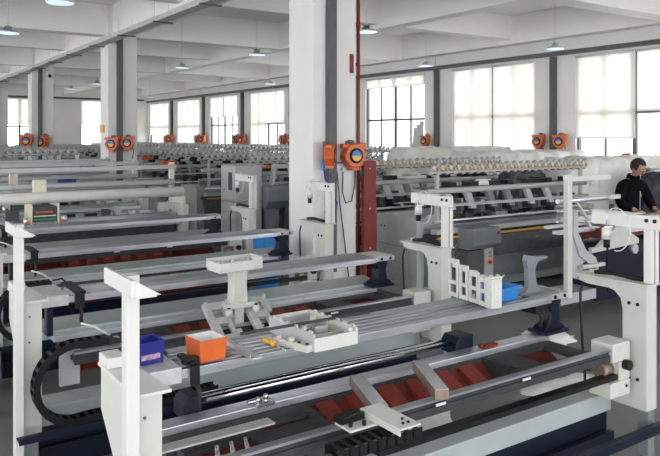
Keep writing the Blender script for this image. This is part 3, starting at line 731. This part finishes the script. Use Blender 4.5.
def make_finished(kind, seed):
    rnd = random.Random(seed)
    t = thing('knitting_machine', 'x', 'machine', (0, 0, 0)); L = 3.35
    MB().box(.1, L - .1, .12, .60, .06, .16).build('base_beam', M['lgrey'], t)
    MB().box(.12, L - .12, .14, .58, .161, .60).build('lower_panel', M['lgrey'] if kind == 'tube' else M['grey'], t)
    MB().box(.15, L - .15, .18, .54, .601, .78).build('inset_panel', M['mid'], t)  # dark grey panel set back above the lower panel
    b = MB(); b.box(.1, L - .1, .06, .30, .781, .84); b.build('front_bed', M['cast'] if kind != 'tube' else M['beam'], t)
    for q, (yy, zz) in enumerate(((.08, .87), (.18, .92), (.40, .94))):
        MB().box(.12, L - .12, yy, yy + .05, zz - .02, zz + .03).build('bed_rail', M['bars' if q else 'steel'], t)
    MB().box(.12, L - .12, .32, .56, .781, .90).build('bed_casting', M['cast'], t)
    # ends
    for x0, nm in ((0, 'left'), (L - .1, 'right')):
        if kind != 'tube' and nm == 'left': continue
        f = MB(); f.box(x0, x0 + .1, .0, .66, .05, 1.08); ff = f.build('end_frame', M['cream'], t, .004)
        MB().box(x0 + .1 if nm == 'right' else x0 - .02, x0 + .125 if nm == 'right' else x0 - .001, .04, .6, .2, 1.0).build('end_panel', M['navy'] if kind == 'tube' else M['lgrey'], ff)
    x = .2
    while x < L - .25:
        h = rnd.choice((0, .04, .08, .1)); w_ = rnd.choice((.07, .11, .16))
        MB().box(x, x + w_, .24 + rnd.random() * .05, .36, .96, 1.0 + h).build('yarn_carrier', M[rnd.choice(('mid', 'mid', 'grey', 'black', 'lgrey', 'alu'))], t); x += w_ + rnd.choice((.04, .08, .14))
    if kind == 'tube':
        m = MB(); m.lathe((.04, .12, 1.27), (1, 0, 0), [(.05, 0), (.078, .02), (.078, L - .10), (.05, L - .08)], 20); m.build('cover_tube', M['white'], t)
        m = MB(); m.lathe((.04, .46, 1.40), (1, 0, 0), [(.03, 0), (.045, .02), (.045, L - .10), (.03, L - .08)], 12); m.build('rear_tube', M['lgrey'], t)
        for xx in (.03, L - .08): MB().box(xx, xx + .05, .06, .50, 1.081, 1.20).build('tube_bracket', M['white'], t)
        for xx in (.03, L - .10): MB().box(xx, xx + .07, .50, .57, 1.081, 1.70).build('post', M['white'], t)
        if seed != 1: yarn_rail(t, .0, L, .53, 1.76, 22, False, TENPALE)
        else: MB().box(.0, L, .50, .57, 1.60, 1.66).build('top_beam', M['lgrey'], t)
        carriage(t, .9 + rnd.random() * 1.2)
    else:
        MB().cyl((.05, .12, 1.40), (L - .05, .12, 1.40), .038, 14).build('cover_tube', M['lgrey'], t)
        MB().box(.1, L - .1, .3, .34, 1.06, 1.16).build('back_panel', M['grey'], t)
        MB().box(.1, L - .1, -.02, .11, .86, .92).build('slotted_beam', M['lgrey'], t)
        MB().box(.1, L - .1, -.035, -.0, .80, .825).build('wood_strip', M['amber'], t)  # plain yellow wood strip below the slotted beam
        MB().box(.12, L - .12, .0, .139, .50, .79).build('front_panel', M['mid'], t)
        MB().box(.10, L - .10, -.012, -.008, .18, .78).build('wrap_film', M['clear'], t)
        x = .35
        while x < L - .3:
            u = MB(); u.prism([(-.0, 1.16), (.05, 1.16), (.16, 1.36), (.10, 1.36)], 'x', x, x + .1); u.build('upright', M['lgrey' if rnd.random() < .6 else 'grey'], t)
            MB().box(x + .12, x + .22 + .1 * rnd.random(), .16, .30, 1.44, 1.50).build('shelf_unit', M['black'], t); MB().box(x + .17, x + .30, .12, .30, 1.08, 1.22 + .1 * rnd.random()).build('control_unit', M['mid'], t)
            x += .32 + .12 * rnd.random()
        MB().box(.1, L - .1, .02, .06, 1.20, 1.235).build('rear_rail', M['lgrey'], t)
        MB().cyl((.1, .05, 1.02), (L - .1, .05, 1.02), .018, 8).build('guide_rod', M['steel'], t)
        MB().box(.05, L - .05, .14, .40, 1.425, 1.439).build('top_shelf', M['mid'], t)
        yarn_rail(t, .1, L - .05, .12, 1.68, 22, True, TENPALE if seed == 6 else None)
    return t
def console(t, x, h=0.):
    m = MB(); m.prism([(-.26, .93 + h), (-.30, .90 + h), (-.30, .73 + h), (-.22, .66 + h), (-.0, .66 + h), (-.0, .93 + h)], 'x', x, x + .50); c = m.build('console', M['grey'], t, .006)
    MB().cyl((x + .44, -.315, .86 + h), (x + .44, -.30, .86 + h), .018, 12).build('stop_button', M['firered'], c)
    m = MB(); m.box(x + .02, x + .30, -.18, -.01, .0, .64 + h); m.build('console_stand', M['dgrey'], t)
    m = MB(); m.box(x + .30, x + .46, -.2, -.01, .0, .655 + h); p = m.build('switch_post', M['lgrey'], t, .004)
    m = MB(); m.use(M['yellow']); m.box(x + .35, x + .42, -.206, -.2, .44 + h, .51 + h); m.use(M['firered']); m.cyl((x + .385, -.225, .475 + h), (x + .385, -.206, .475 + h), .025, 12); m.build('main_switch', None, p)
    MB().cyl((x + .385, -.21, .60 + h), (x + .385, -.2, .60 + h), .012, 10).build('green_button', M['green'], p); MB().cyl((x + .385, -.21, .55 + h), (x + .385, -.2, .55 + h), .010, 10).build('red_button', M['firered'], p)
def end_cabinet(t, x, zt):
    m = MB(); m.prism([(.26, 0), (1.10, 0), (1.10, zt), (.32, zt), (.26, zt - .06)], 'x', x, x + .62); c = m.build('side_cabinet', M['lgrey'], t, .006)
    for q in (.99, .92): MB().cyl((x - .004, q, zt - .16), (x, q, zt - .16), .012, 10).build('latch', M['black'], c)
    MB().box(x - .006, x, .32, 1.08, zt * .62, zt * .625).build('panel_gap', M['dgrey'], c)
    MB().box(x - .012, x - .008, .34, 1.06, .1, zt * .6).build('wrap_film', M['clear'], c)

# left bank, rows five and beyond
tubeM = make_finished('tube', 1); tubeR = make_finished('tube', 2); index_kids(); usedR = []
ord_ = ['fifth', 'sixth', 'seventh', 'eighth', 'ninth', 'tenth', 'eleventh', 'twelfth', 'thirteenth', 'fourteenth', 'fifteenth', 'sixteenth', 'seventeenth', 'eighteenth', 'nineteenth']
y = 10.0; k = 0
while y < 36.2:
    o = tubeM if k == 0 else copy_tree(tubeM) if k < 3 else tubeR if not usedR else copy_tree(tubeR)
    if k == 3: usedR.append(1)
    o.location = (.87 + (k % 3) * .05, y, 0)
    o['label'] = 'finished machine with long white cover tube, %s row of the left bank' % ord_[k]; o['group'] = 'finished machines of the left bank'
    y += 1.88; k += 1
# more machines of the bank still farther left would be out of the frame
# right bank
N1 = make_finished('console', 5); console(N1, .46); end_cabinet(N1, -.0, 1.05)
NF = make_finished('console', 6); console(NF, .46); end_cabinet(NF, -.0, 1.05); index_kids()
N1['label'] = 'finished machine with grey console and amber strip, first row of the right bank'
rows = [8.25, 11.6, 13.5, 15.8, 17.7, 19.6, 21.5, 23.4, 25.3, 27.2, 29.1, 31.0, 32.9, 34.8]
N1.location = (6.0, 6.55, 0); N1['group'] = 'finished machines of the right bank'
far_names = ['second', 'third', 'fourth'] + ord_
for k, yy in enumerate(rows):
    o = copy_tree(N1) if k == 0 else NF if k == 1 else copy_tree(NF); o['group'] = 'finished machines of the right bank'; o.location = (5.98 + (k % 2) * .08, yy, 0); o['label'] = 'finished machine with row of yarn tensioners, %s row of the right bank' % far_names[k]
for k, yy in enumerate([11.9, 13.7, 15.8, 17.7, 19.6, 21.5, 23.4, 25.3, 27.2, 29.1, 31.0, 32.9, 34.8]):
    if k == 0: continue
    o = copy_tree(tubeR); o.location = (9.75, yy, 0); o['label'] = 'machine by the window wall with white tube, %s row from the wrapped ones' % (['first', 'second', 'third', 'fourth'] + ord_)[k - 1]; o['group'] = 'machines along the window wall'

# tall cabinet with console seen left of the big column
t = thing('control_cabinet', 'tall pale grey cabinet with an opening, left of the big column', 'cabinet', (5.28, 10.55, 0))
m = MB(); m.box(0, .5, 0, .55, .05, 1.0); m.box(0, .5, 0, .55, 1.01, 1.62); m.build('body', M['lgrey'], t, .006)
MB().box(-.004, 0, .12, .26, 1.2, 1.5).build('opening', M['mid'], t); MB().cyl((-.006, .42, 1.2), (0, .42, 1.2), .015, 10).build('latch', M['black'], t)
t = thing('operator_console', 'grey operator console with red button between tall cabinet and big column', 'console', (5.80, 10.5, 0))
MB().prism([(-.1, 1.25), (-.14, 1.2), (-.14, 1.0), (-.04, .88), (.3, .88), (.3, 1.25)], 'x', 0, .85).build('console_body', M['grey'], t, .008)
MB().cyl((.76, -.16, 1.15), (.76, -.14, 1.15), .03, 12).build('stop_button', M['firered'], t)
MB().box(.05, .30, 0, .25, 0, .88).box(.55, .8, 0, .25, 0, .88).build('console_stand', M['grey'], t, .005)
MB().prism([(.2, 1.26), (.26, 1.62), (.62, 1.62), (.7, 1.26), (.64, 1.26), (.58, 1.55), (.31, 1.55), (.26, 1.26)], 'y', .1, .2).build('top_arch', M['lgrey'], t, .004)

# ------------------------------------------------------------------ unfinished machine beside the worker
index_kids()
o = thing('knitting_machine', 'unfinished machine with open red bed that the worker in black leans over', 'machine', (6.63, 5.0, 0))
MB().box(-.05, .03, -.06, .0, .30, 1.68).build('post', M['white'], o, .003)
MB().box(-.12, -.05, -.06, -.045, 1.62, 1.68).box(.03, .75, -.06, -.045, 1.60, 1.66).build('cross_arm', M['white'], o, .003)
MB().cyl((.4, -.05, 1.595), (.4, -.05, 1.54), .03, 12).build('sensor', M['lgrey'], o)
MB().prism([(.08, .5), (.08, 1.2), (.14, 1.2), (.16, .95), (.45, .62), (.6, .6), (.6, .5)], 'y', .0, .06).build('side_frame', M['lgrey'], o, .004)
MB().cyl((.04, .15, 1.36), (1.0, .15, 1.36), .03, 12).cyl((1.0, .15, 1.36), (1.05, .15, 1.36), .02, 10).build('guide_rod', M['steel'], o)
MB().box(1.0, 1.22, .12, .17, 1.34, 1.39).build('rod_end', M['whitecast'], o, .003)
MB().box(.1, .8, .1, .16, 1.12, 1.17).build('slotted_arm', M['whitecast'], o, .003)
MB().box(.2, 1.0, .25, .35, .95, .99).box(.2, 1.0, .42, .47, 1.0, 1.04).build('bed_rail', M['steel'], o, .003)
MB().prism([(.5, .80), (.62, .80), (.98, 1.02), (1.1, 1.02), (1.45, .84), (1.45, .78), (.5, .74)], 'y', .02, .07).build('gear_plate', M['cream'], o, .004)
MB().cyl((1.35, .0, .72), (1.35, .05, .72), .06, 14).build('pulley', M['alu'], o)
MB().box(.9, 3.3, .1, .5, .86, .98).build('bed_casting', M['red'], o, .004); MB().box(1.0, 3.3, .05, .09, .92, 1.0).build('bed_rail', M['steel'], o)
MB().box(.75, 3.2, .14, .55, .12, .80).build('navy_base', M['navy'], o, .006)
MB().box(.1, .75, .14, .5, .16, .28).build('base_beam', M['lgrey'], o, .004)
MB().cyl((.62, -.1, .30), (.62, -.1, 1.20), .012, 8).build('spindle', M['black'], o)
MB().prism([(.12, 1.26), (.18, 1.26), (.20, 1.0), (.34, .80), (.52, .70), (.56, .62), (.42, .62), (.22, .74), (.10, .98)], 'y', -.02, .03).build('curved_arm', M['lgrey'], o, .005)
for q in range(4): MB().cyl((.10, .2, 1.30 - q * .06), (.62 + .06 * q, .2, 1.28 - q * .07), .014, 8).build('feed_rod', M['steel' if q % 2 else 'lgrey'], o)
MB().bar((.42, .12, 1.24), (.62, .12, 1.02), .03, .03).bar((.30, .08, 1.34), (.50, .08, 1.14), .02, .02).build('link_bar', M['whitecast'], o)
MB().box(.2, .62, -.08, -.02, .60, .64).build('lower_arm', M['whitecast'], o, .004)
MB().cyl((.85, .0, 1.12), (.85, .0, 1.3), .03, 10).cyl((1.5, .05, 1.05), (1.5, .05, 1.12), .05, 12).build('motor', M['mid'], o)
MB().box(.3, .55, .0, .12, .45, .66).build('drive_box', M['lgrey'], o, .004)
MB().box(2.2, 3.3, .2, .6, .981, 1.03).build('deck_plate', M['lgrey'], o, .004)

# ------------------------------------------------------------------ wrapped machines by the window wall
def drape(name, label, cat, loc, L, D, z0, z1, m, seed, group=None, amp=.05, peaks=0, rz=0):
    rnd = random.Random(seed); mb = MB(); nx, ns = int(L / .07), 22
    prof = []
    for j in range(ns + 1):
        f = j / ns
        if f < .35: prof.append((-D / 2 - .05 * (1 - f / .35), z0 + (z1 - z0) * f / .35, 1))
        elif f < .65: q = (f - .35) / .3; prof.append((-D / 2 + D * q, z1, .6))
        else: q = (f - .65) / .35; prof.append((D / 2 + .05 * q, z1 - (z1 - z0) * q, 1))
    ph = [rnd.random() * 6 for _ in range(8)]
    vs = []
    for i in range(nx + 1):
        x = L * i / nx
        for j, (yy, zz, a) in enumerate(prof):
            n_ = math.sin(x * 21 + ph[0] + j * .25) * .35 + math.sin(x * 9.7 + ph[1] - j * .4) * .5 + math.sin(x * 37 + ph[2]) * .2 + (rnd.random() - .5) * .4
            sgn = -1 if j < ns * .35 else 1
            e = min(i, nx - i) / 3; e = min(1, e)
            vs.append((x, yy * (.75 + .25 * e) + (sgn * n_ * amp if a == 1 else 0), zz - (1 - e) * .12 * (zz > z0 + .2) + (n_ * amp * .9 if zz > z1 - .01 else 0) - (abs(math.sin(x * math.pi / .8)) * peaks if zz > z1 - .01 else 0)))
    fs = []; q = ns + 1
    for i in range(nx):
        for j in range(ns): fs.append((i * q + j, i * q + j + 1, (i + 1) * q + j + 1, (i + 1) * q + j))
    fs.append(list(range(q))); fs.append([nx * q + j for j in range(q)][::-1])
    mb._add(vs, fs, True)
    ob = mb.build(name, m); ob.location = loc; ob.rotation_euler = (0, 0, rz); return tag(ob, label, cat, group)
G = 'machines wrapped in cloudy white film'
drape('wrapped_machine', 'long machine under cloudy white film behind the worker', 'wrapped machine', (9.75, 7.6, 0), 3.4, .8, .0, 1.72, M['film'], 1, G)
drape('wrapped_machine', 'machine under cloudy white film just below the wide blinds', 'wrapped machine', (9.4, 9.5, 0), 3.6, .8, .0, 1.80, M['film'], 2, G)
drape('wrapped_machine', 'farther white film wrapped machine close to the reels on the window wall', 'wrapped machine', (9.6, 11.6, 0), 3.4, .8, .0, 1.86, M['film'], 3, G)
drape('wrapped_machine', 'white film wrapped machine at the right edge under the bright open window', 'wrapped machine', (11.4, 5.9, 0), 1.7, .7, .0, 1.62, M['film'], 4, G)
drape('wrapped_bundle', 'dark glossy wrapped bundle behind the machine left of the tall white post', 'wrapped bundle', (8.6, 7.7, 0), .95, .25, .0, 1.62, M['dfilm'], 5, None, .04, .05)
drape('wrapped_bundle', 'dark glossy wrapped bundle to the right of the worker at the picture edge', 'wrapped bundle', (10.55, 6.35, 0), .75, .5, .0, 1.62, M['dfilm'], 6, None, .05, .06)
tag(MB().prism([(-.14, 0), (.14, .05), (.13, .12), (.02, .10)], 'y', -.06, .06).build('plastic_piece', M['orange'], loc=(11.75, 7.6, 1.69), bevel=.01), 'orange plastic piece lying on white film above the worker', 'plastic piece') 
# white covers standing near the window left of the duct
t = thing('panel_stack', 'white panels leaning upright by the window wall pillar', 'panels', (WX - .28, 14.9, 0))
for q in range(3): MB().box(.0, .04, -.12 + q * .2, .03 + q * .2, .0, 2.55 - q * .1, Matrix.Rotation(R(3), 4, 'Y') @ Matrix.Rotation(R(2 * q), 4, 'X')).build('panel', M['white'], t)
# spiral rack near far corner
t = thing('wire_rack', 'tall white wire rack with many tiers in the far corner', 'rack', (11.2, 36.55, 0))
for q in (0, .9): MB().cyl((q, 0, 0), (q, 0, 3.2), .03, 8).cyl((q, .5, 0), (q, .5, 3.2), .03, 8).build('upright', M['white'], t)
for q in range(9): MB().box(-.1, 1.0, -.1, .6, 1.3 + q * .21, 1.34 + q * .21, Matrix.Rotation(0, 4, 'Y')).build('tier', M['lgrey'], t)

# things lying on far covers
for (x, y_, z_, sx, sz, m_, lab, cat) in ((2.10, 10.12, 1.345, .17, .17, 'buff', 'cream board block standing on the nearest white cover tube', 'block'),
   (2.10, 12.0, 1.345, .12, .17, 'buff', 'small cream board block on the second white cover tube', 'block'),
   (2.92, 12.0, 1.345, .28, .06, 'dblue', 'small deep blue case lying on the second white cover tube', 'case')):
    tag(MB().box(-sx / 2, sx / 2, -.04, .04, 0, sz).build('board_block' if m_ == 'buff' else 'tool_case', M[m_], loc=(x, y_, z_), bevel=.004), lab, cat)
for (x, y_, lab) in ((6.9, 12.2, 'left of two orange boxes on the machines left of the big column'), (7.3, 12.2, 'right of two orange boxes on the machines left of the big column'), (6.2, 15.9, 'orange box on a far machine near the second column'), (7.0, 19.7, 'far orange box beyond the second column')):
    tag(MB().box(-.17, .17, -.1, .1, 0, .10).build('orange_case', M['orange'], loc=(x, y_, 1.44), bevel=.01), lab, 'box', 'orange boxes on the far machines')
for k, (x, y_) in enumerate(((7.4, 8.46), (8.6, 8.46), (7.2, 6.8), (8.3, 6.8))):
    tag(MB().box(-.2, .2, -.07, .07, 0, .05).box(-.1, .1, -.05, .05, .05, .08).build('tool_tray', M['black' if k % 2 else 'paper'], loc=(x, y_, 1.44), bevel=.006),
        ['white tool tray on the top shelf, second row of right bank', 'black tool tray on the top shelf, second row of right bank', 'white tool tray on the top shelf of the nearest console machine', 'black tool tray on the top shelf of the nearest console machine'][k], 'tray')
# ------------------------------------------------------------------ worker
def worker():
    t = thing('person', 'person in black jacket and glasses bending his head over a machine', 'person', (9.30, 5.92, 0), R(-6)); t.scale = (1.05, 1.05, 1.02)
    def skin(name, joints, edges, m, parent, sub=2):
        me = bpy.data.meshes.new(name); me.from_pydata([j[:3] for j in joints], edges, [])
        ob = bpy.data.objects.new(name, me); COL.objects.link(ob)
        sk = ob.modifiers.new('s', 'SKIN'); ob.modifiers.new('u', 'SUBSURF').levels = sub
        for i, j in enumerate(joints):
            v = me.skin_vertices[0].data[i]; v.radius = (j[3], j[4] if len(j) > 4 else j[3]); v.use_root = (i == 0)
        sk.use_smooth_shade = True
        dg = bpy.context.evaluated_depsgraph_get(); dg.update(); ev = ob.evaluated_get(dg)
        nm = bpy.data.meshes.new_from_object(ev); bpy.data.objects.remove(ob)
        return nm
    # local: facing -y
    bodyJ = [(0, 0, .95, .13, .10), (0, .0, 1.12, .125, .09), (0, -.02, 1.30, .15, .10), (0, -.03, 1.42, .10, .07), (0, -.055, 1.50, .052), (0, -.09, 1.56, .05),
             (-.19, -.03, 1.40, .055), (-.27, -.06, 1.14, .042), (-.20, -.28, 1.04, .030), (.19, -.03, 1.40, .055), (.27, -.08, 1.14, .042), (.17, -.29, 1.03, .030),
             (-.10, 0, .88, .095), (-.11, -.02, .50, .06), (-.11, .03, .09, .04), (-.11, -.10, .035, .035), (.10, 0, .88, .095), (.11, -.02, .50, .06), (.11, .03, .09, .04), (.11, -.10, .035, .035)]
    E_ = [(0, 1), (1, 2), (2, 3), (3, 4), (4, 5), (3, 6), (6, 7), (7, 8), (3, 9), (9, 10), (10, 11), (0, 12), (12, 13), (13, 14), (14, 15), (0, 16), (16, 17), (17, 18), (18, 19)]
    nm = skin('b', bodyJ, E_, M['skin'], t)
    mb = MB(); mb._add([v.co.copy() for v in nm.vertices], [tuple(p.vertices) for p in nm.polygons], True)
    # head, tilted down
    H = Matrix.Translation((0, -.13, 1.625)) @ Matrix.Rotation(R(28), 4, 'X') @ Matrix.Rotation(R(4), 4, 'Z')
    hv = MB(); hv.sphere((0, 0, .01), 1, 22, 16, (.078, .098, .118))
    for i_, v in enumerate(hv.v):
        x, y_, z = v
        if z < -.02: k = (-.02 - z) / .1; x *= 1 - .35 * k; y_ = y_ * (1 - .12 * k) - .01 * k
        if y_ < -.06 and -.02 < z < .02: y_ += .006 * (abs(x) > .015 and abs(x) < .045)
        hv.v[i_] = (x, y_, z)
    hv.prism([(-.0, .02), (-.014, -.028), (.014, -.028)], 'y', -.118, -.085); hv.sphere((0, -.108, -.025), .014, 8, 6); hv.sphere((-.079, .005, -.005), .022, 8, 6, (.35, .8, 1.3)); hv.sphere((.079, .005, -.005), .022, 8, 6, (.35, .8, 1.3))
    hv.box(-.022, .022, -.098, -.090, -.064, -.055)
    mb._add([H @ Vector(v) for v in hv.v], hv.f, True)
    for s, J in ((-1, (-.20, -.28, 1.04)), (1, (.17, -.29, 1.03))):
        b = Vector(J); d = Vector((-s * .25, -.9, -.35)).normalized(); sd = Vector((s, -.2, 0)).normalized(); dn = Vector((0, -.2, -1)).normalized()
        mb.tube([b, b + d * .05, b + d * .095], [.028, .036, .030], 10)
        for q, (o_, ln) in enumerate(((-.027, .068), (-.009, .078), (.009, .073), (.027, .058))):
            a = b + d * .085 + sd * o_; mb.tube([a, a + d * ln * .5 + dn * .008, a + d * ln * .8 + dn * ln * .45], [.0095, .009, .007], 7)
        a = b + d * .03 - sd * .030; mb.tube([a, a - sd * .022 + d * .025, a - sd * .024 + d * .055 + dn * .012], [.012, .011, .008], 7)
    mb.build('body', M['skin'], t)
    hr = MB(); hr.sphere((0, .012, .03), 1, 22, 14, (.083, .100, .106))
    keep = []
    for f_ in hr.f:
        c = sum((Vector(hr.v[i_]) for i_ in f_), Vector()) / len(f_)
        if c.z > .065 - .0 or (c.y > -.03 and c.z > -.02) or (c.y > .03 and c.z > -.055): keep.append(f_)
    hr.f = keep; hr.mi = [0] * len(keep); hr.sm = [True] * len(keep); hr.v = [tuple(H @ Vector(v)) for v in hr.v]
    hob = hr.build('hair', M['hair'], t); so = hob.modifiers.new('s', 'SOLIDIFY'); so.thickness = .008; so.offset = 1
    eb = MB()
    for s in (-1, 1):
        eb.box(s * .035 - .02, s * .035 + .02, -.100, -.094, .032, .037)
    eb.v = [tuple(H @ Vector(v)) for v in eb.v]; eb.build('eyebrows', M['hair'], t)
    ey = MB(); 
    for s in (-1, 1): ey.use(M['paper']); ey.sphere((s * .032, -.086, .008), .011, 8, 6); ey.use(M['black']); ey.sphere((s * .032, -.094, .006), .006, 8, 6)
    ey.v = [tuple(H @ Vector(v)) for v in ey.v]; ey.build('eyes', None, t)
    gl = MB()
    for s in (-1, 1):
        c = [(s * .034 + .024 * math.cos(R(a)), -.110, .008 + .018 * math.sin(R(a))) for a in range(0, 361, 30)]; gl.tube(c, .0022, 5); gl.tube([(s * .058, -.108, .012), (s * .078, -.05, .012), (s * .08, .0, .01)], .002, 5)
    gl.tube([(-.01, -.11, .012), (.01, -.11, .012)], .002, 5); gl.v = [tuple(H @ Vector(v)) for v in gl.v]; gl.build('glasses', M['black'], t)
    # jacket
    J = [(0, 0, .88, .20, .14), (0, .0, 1.10, .195, .135), (0, -.02, 1.30, .21, .14), (0, -.03, 1.42, .135, .10), (0, -.045, 1.475, .085, .075),
         (-.20, -.03, 1.37, .088), (-.29, -.06, 1.14, .072), (-.215, -.23, 1.055, .055), (.20, -.03, 1.37, .088), (.29, -.08, 1.14, .072), (.185, -.24, 1.045, .055)]
    nm = skin('j', J, [(0, 1), (1, 2), (2, 3), (3, 4), (3, 5), (5, 6), (6, 7), (3, 8), (8, 9), (9, 10)], None, t)
    jb = MB(); jb._add([v.co.copy() for v in nm.vertices], [tuple(p.vertices) for p in nm.polygons], True); jb.build('jacket', M['cloth'], t)
    zb = MB(); zb.bar((0, -.158, .92), (0, -.165, 1.30), .008, .006, (0, -1, 0)); zb.bar((0.0, -.172, 1.22), (0.0, -.172, 1.255), .014, .01, (0, -1, 0)); zb.build('zipper', M['alu'], t)
    cl = MB(); cl.lathe((0, -.05, 1.46), (0, -.25, 1), [(.095, 0), (.085, .05), (.078, .07), (.072, .06)], 18); cl.build('collar', M['cloth'], t)
    T_ = [(0, 0, .93, .14, .115), (-.10, 0, .86, .115), (-.11, -.02, .50, .085), (-.11, .03, .12, .068), (.10, 0, .86, .115), (.11, -.02, .50, .085), (.11, .03, .12, .068)]
    nm = skin('t', T_, [(0, 1), (1, 2), (2, 3), (0, 4), (4, 5), (5, 6)], None, t)
    jb = MB(); jb._add([v.co.copy() for v in nm.vertices], [tuple(p.vertices) for p in nm.polygons], True); jb.build('trousers', M['trouser'], t)
    for s in (-1, 1): MB().sphere((s * .11, -.05, .05), .06, 12, 8, (.8, 2., .8)).build('shoe', M['black'], t)
worker()

def crumple(label, loc, a, b, h, m, seed):
    rnd = random.Random(seed); mb = MB(); n = 14; vs = []
    for i in range(n + 1):
        for j in range(n + 1):
            u, v = i / n - .5, j / n - .5; e = max(0, 1 - (u * u + v * v) * 4)
            vs.append((a * u * (1 + .15 * math.sin(v * 9 + seed)), b * v * (1 + .15 * math.sin(u * 8)), .004 + h * e * (.35 + .65 * rnd.random())))
    mb._add(vs, [(i * (n + 1) + j, (i + 1) * (n + 1) + j, (i + 1) * (n + 1) + j + 1, i * (n + 1) + j + 1) for i in range(n) for j in range(n)], True)
    o = mb.build('plastic_sheet', m, loc=loc); o.rotation_euler = (0, 0, seed); so = o.modifiers.new('s', 'SOLIDIFY'); so.thickness = .004
    tag(o, label, 'plastic sheet')
crumple('crumpled pale plastic sheet on the floor seen under the nearest bed', (3.62, 4.02, 0), .9, .4, .12, M['film'], 1)
crumple('crumpled white plastic on the floor behind the curved dark bracket', (6.0, 4.75, 0), .5, .4, .12, M['film'], 2)
crumple('pale plastic sheet on the aisle floor left of the nearest gantry', (4.95, 3.7, 0), .8, .5, .06, M['film'], 3)
crumple('grey plastic sheet spread on the floor left of the nearest gantry plate', (5.75, 4.05, 0), .6, .4, .05, M['dfilm'], 4)
# ------------------------------------------------------------------ camera, light, view
cam = bpy.data.cameras.new('camera'); co = bpy.data.objects.new('camera', cam); COL.objects.link(co)
co.location = (0, 0, 2.1); co.rotation_euler = (R(90), 0, R(-34.3))
cam.sensor_width = 36; cam.lens = 699 / 660 * 36; cam.shift_y = -91 / 660; cam.clip_start = .05; cam.clip_end = 300
SC.camera = co
w = bpy.data.worlds.new('sky'); SC.world = w; w.use_nodes = True
bg = w.node_tree.nodes['Background']; bg.inputs[0].default_value = (.97, .975, 1, 1); bg.inputs[1].default_value = 3.2
vs = SC.view_settings; vs.view_transform = 'Standard'; vs.look = 'None'; vs.exposure = 0.34; vs.gamma = 1; vs.use_curve_mapping = False
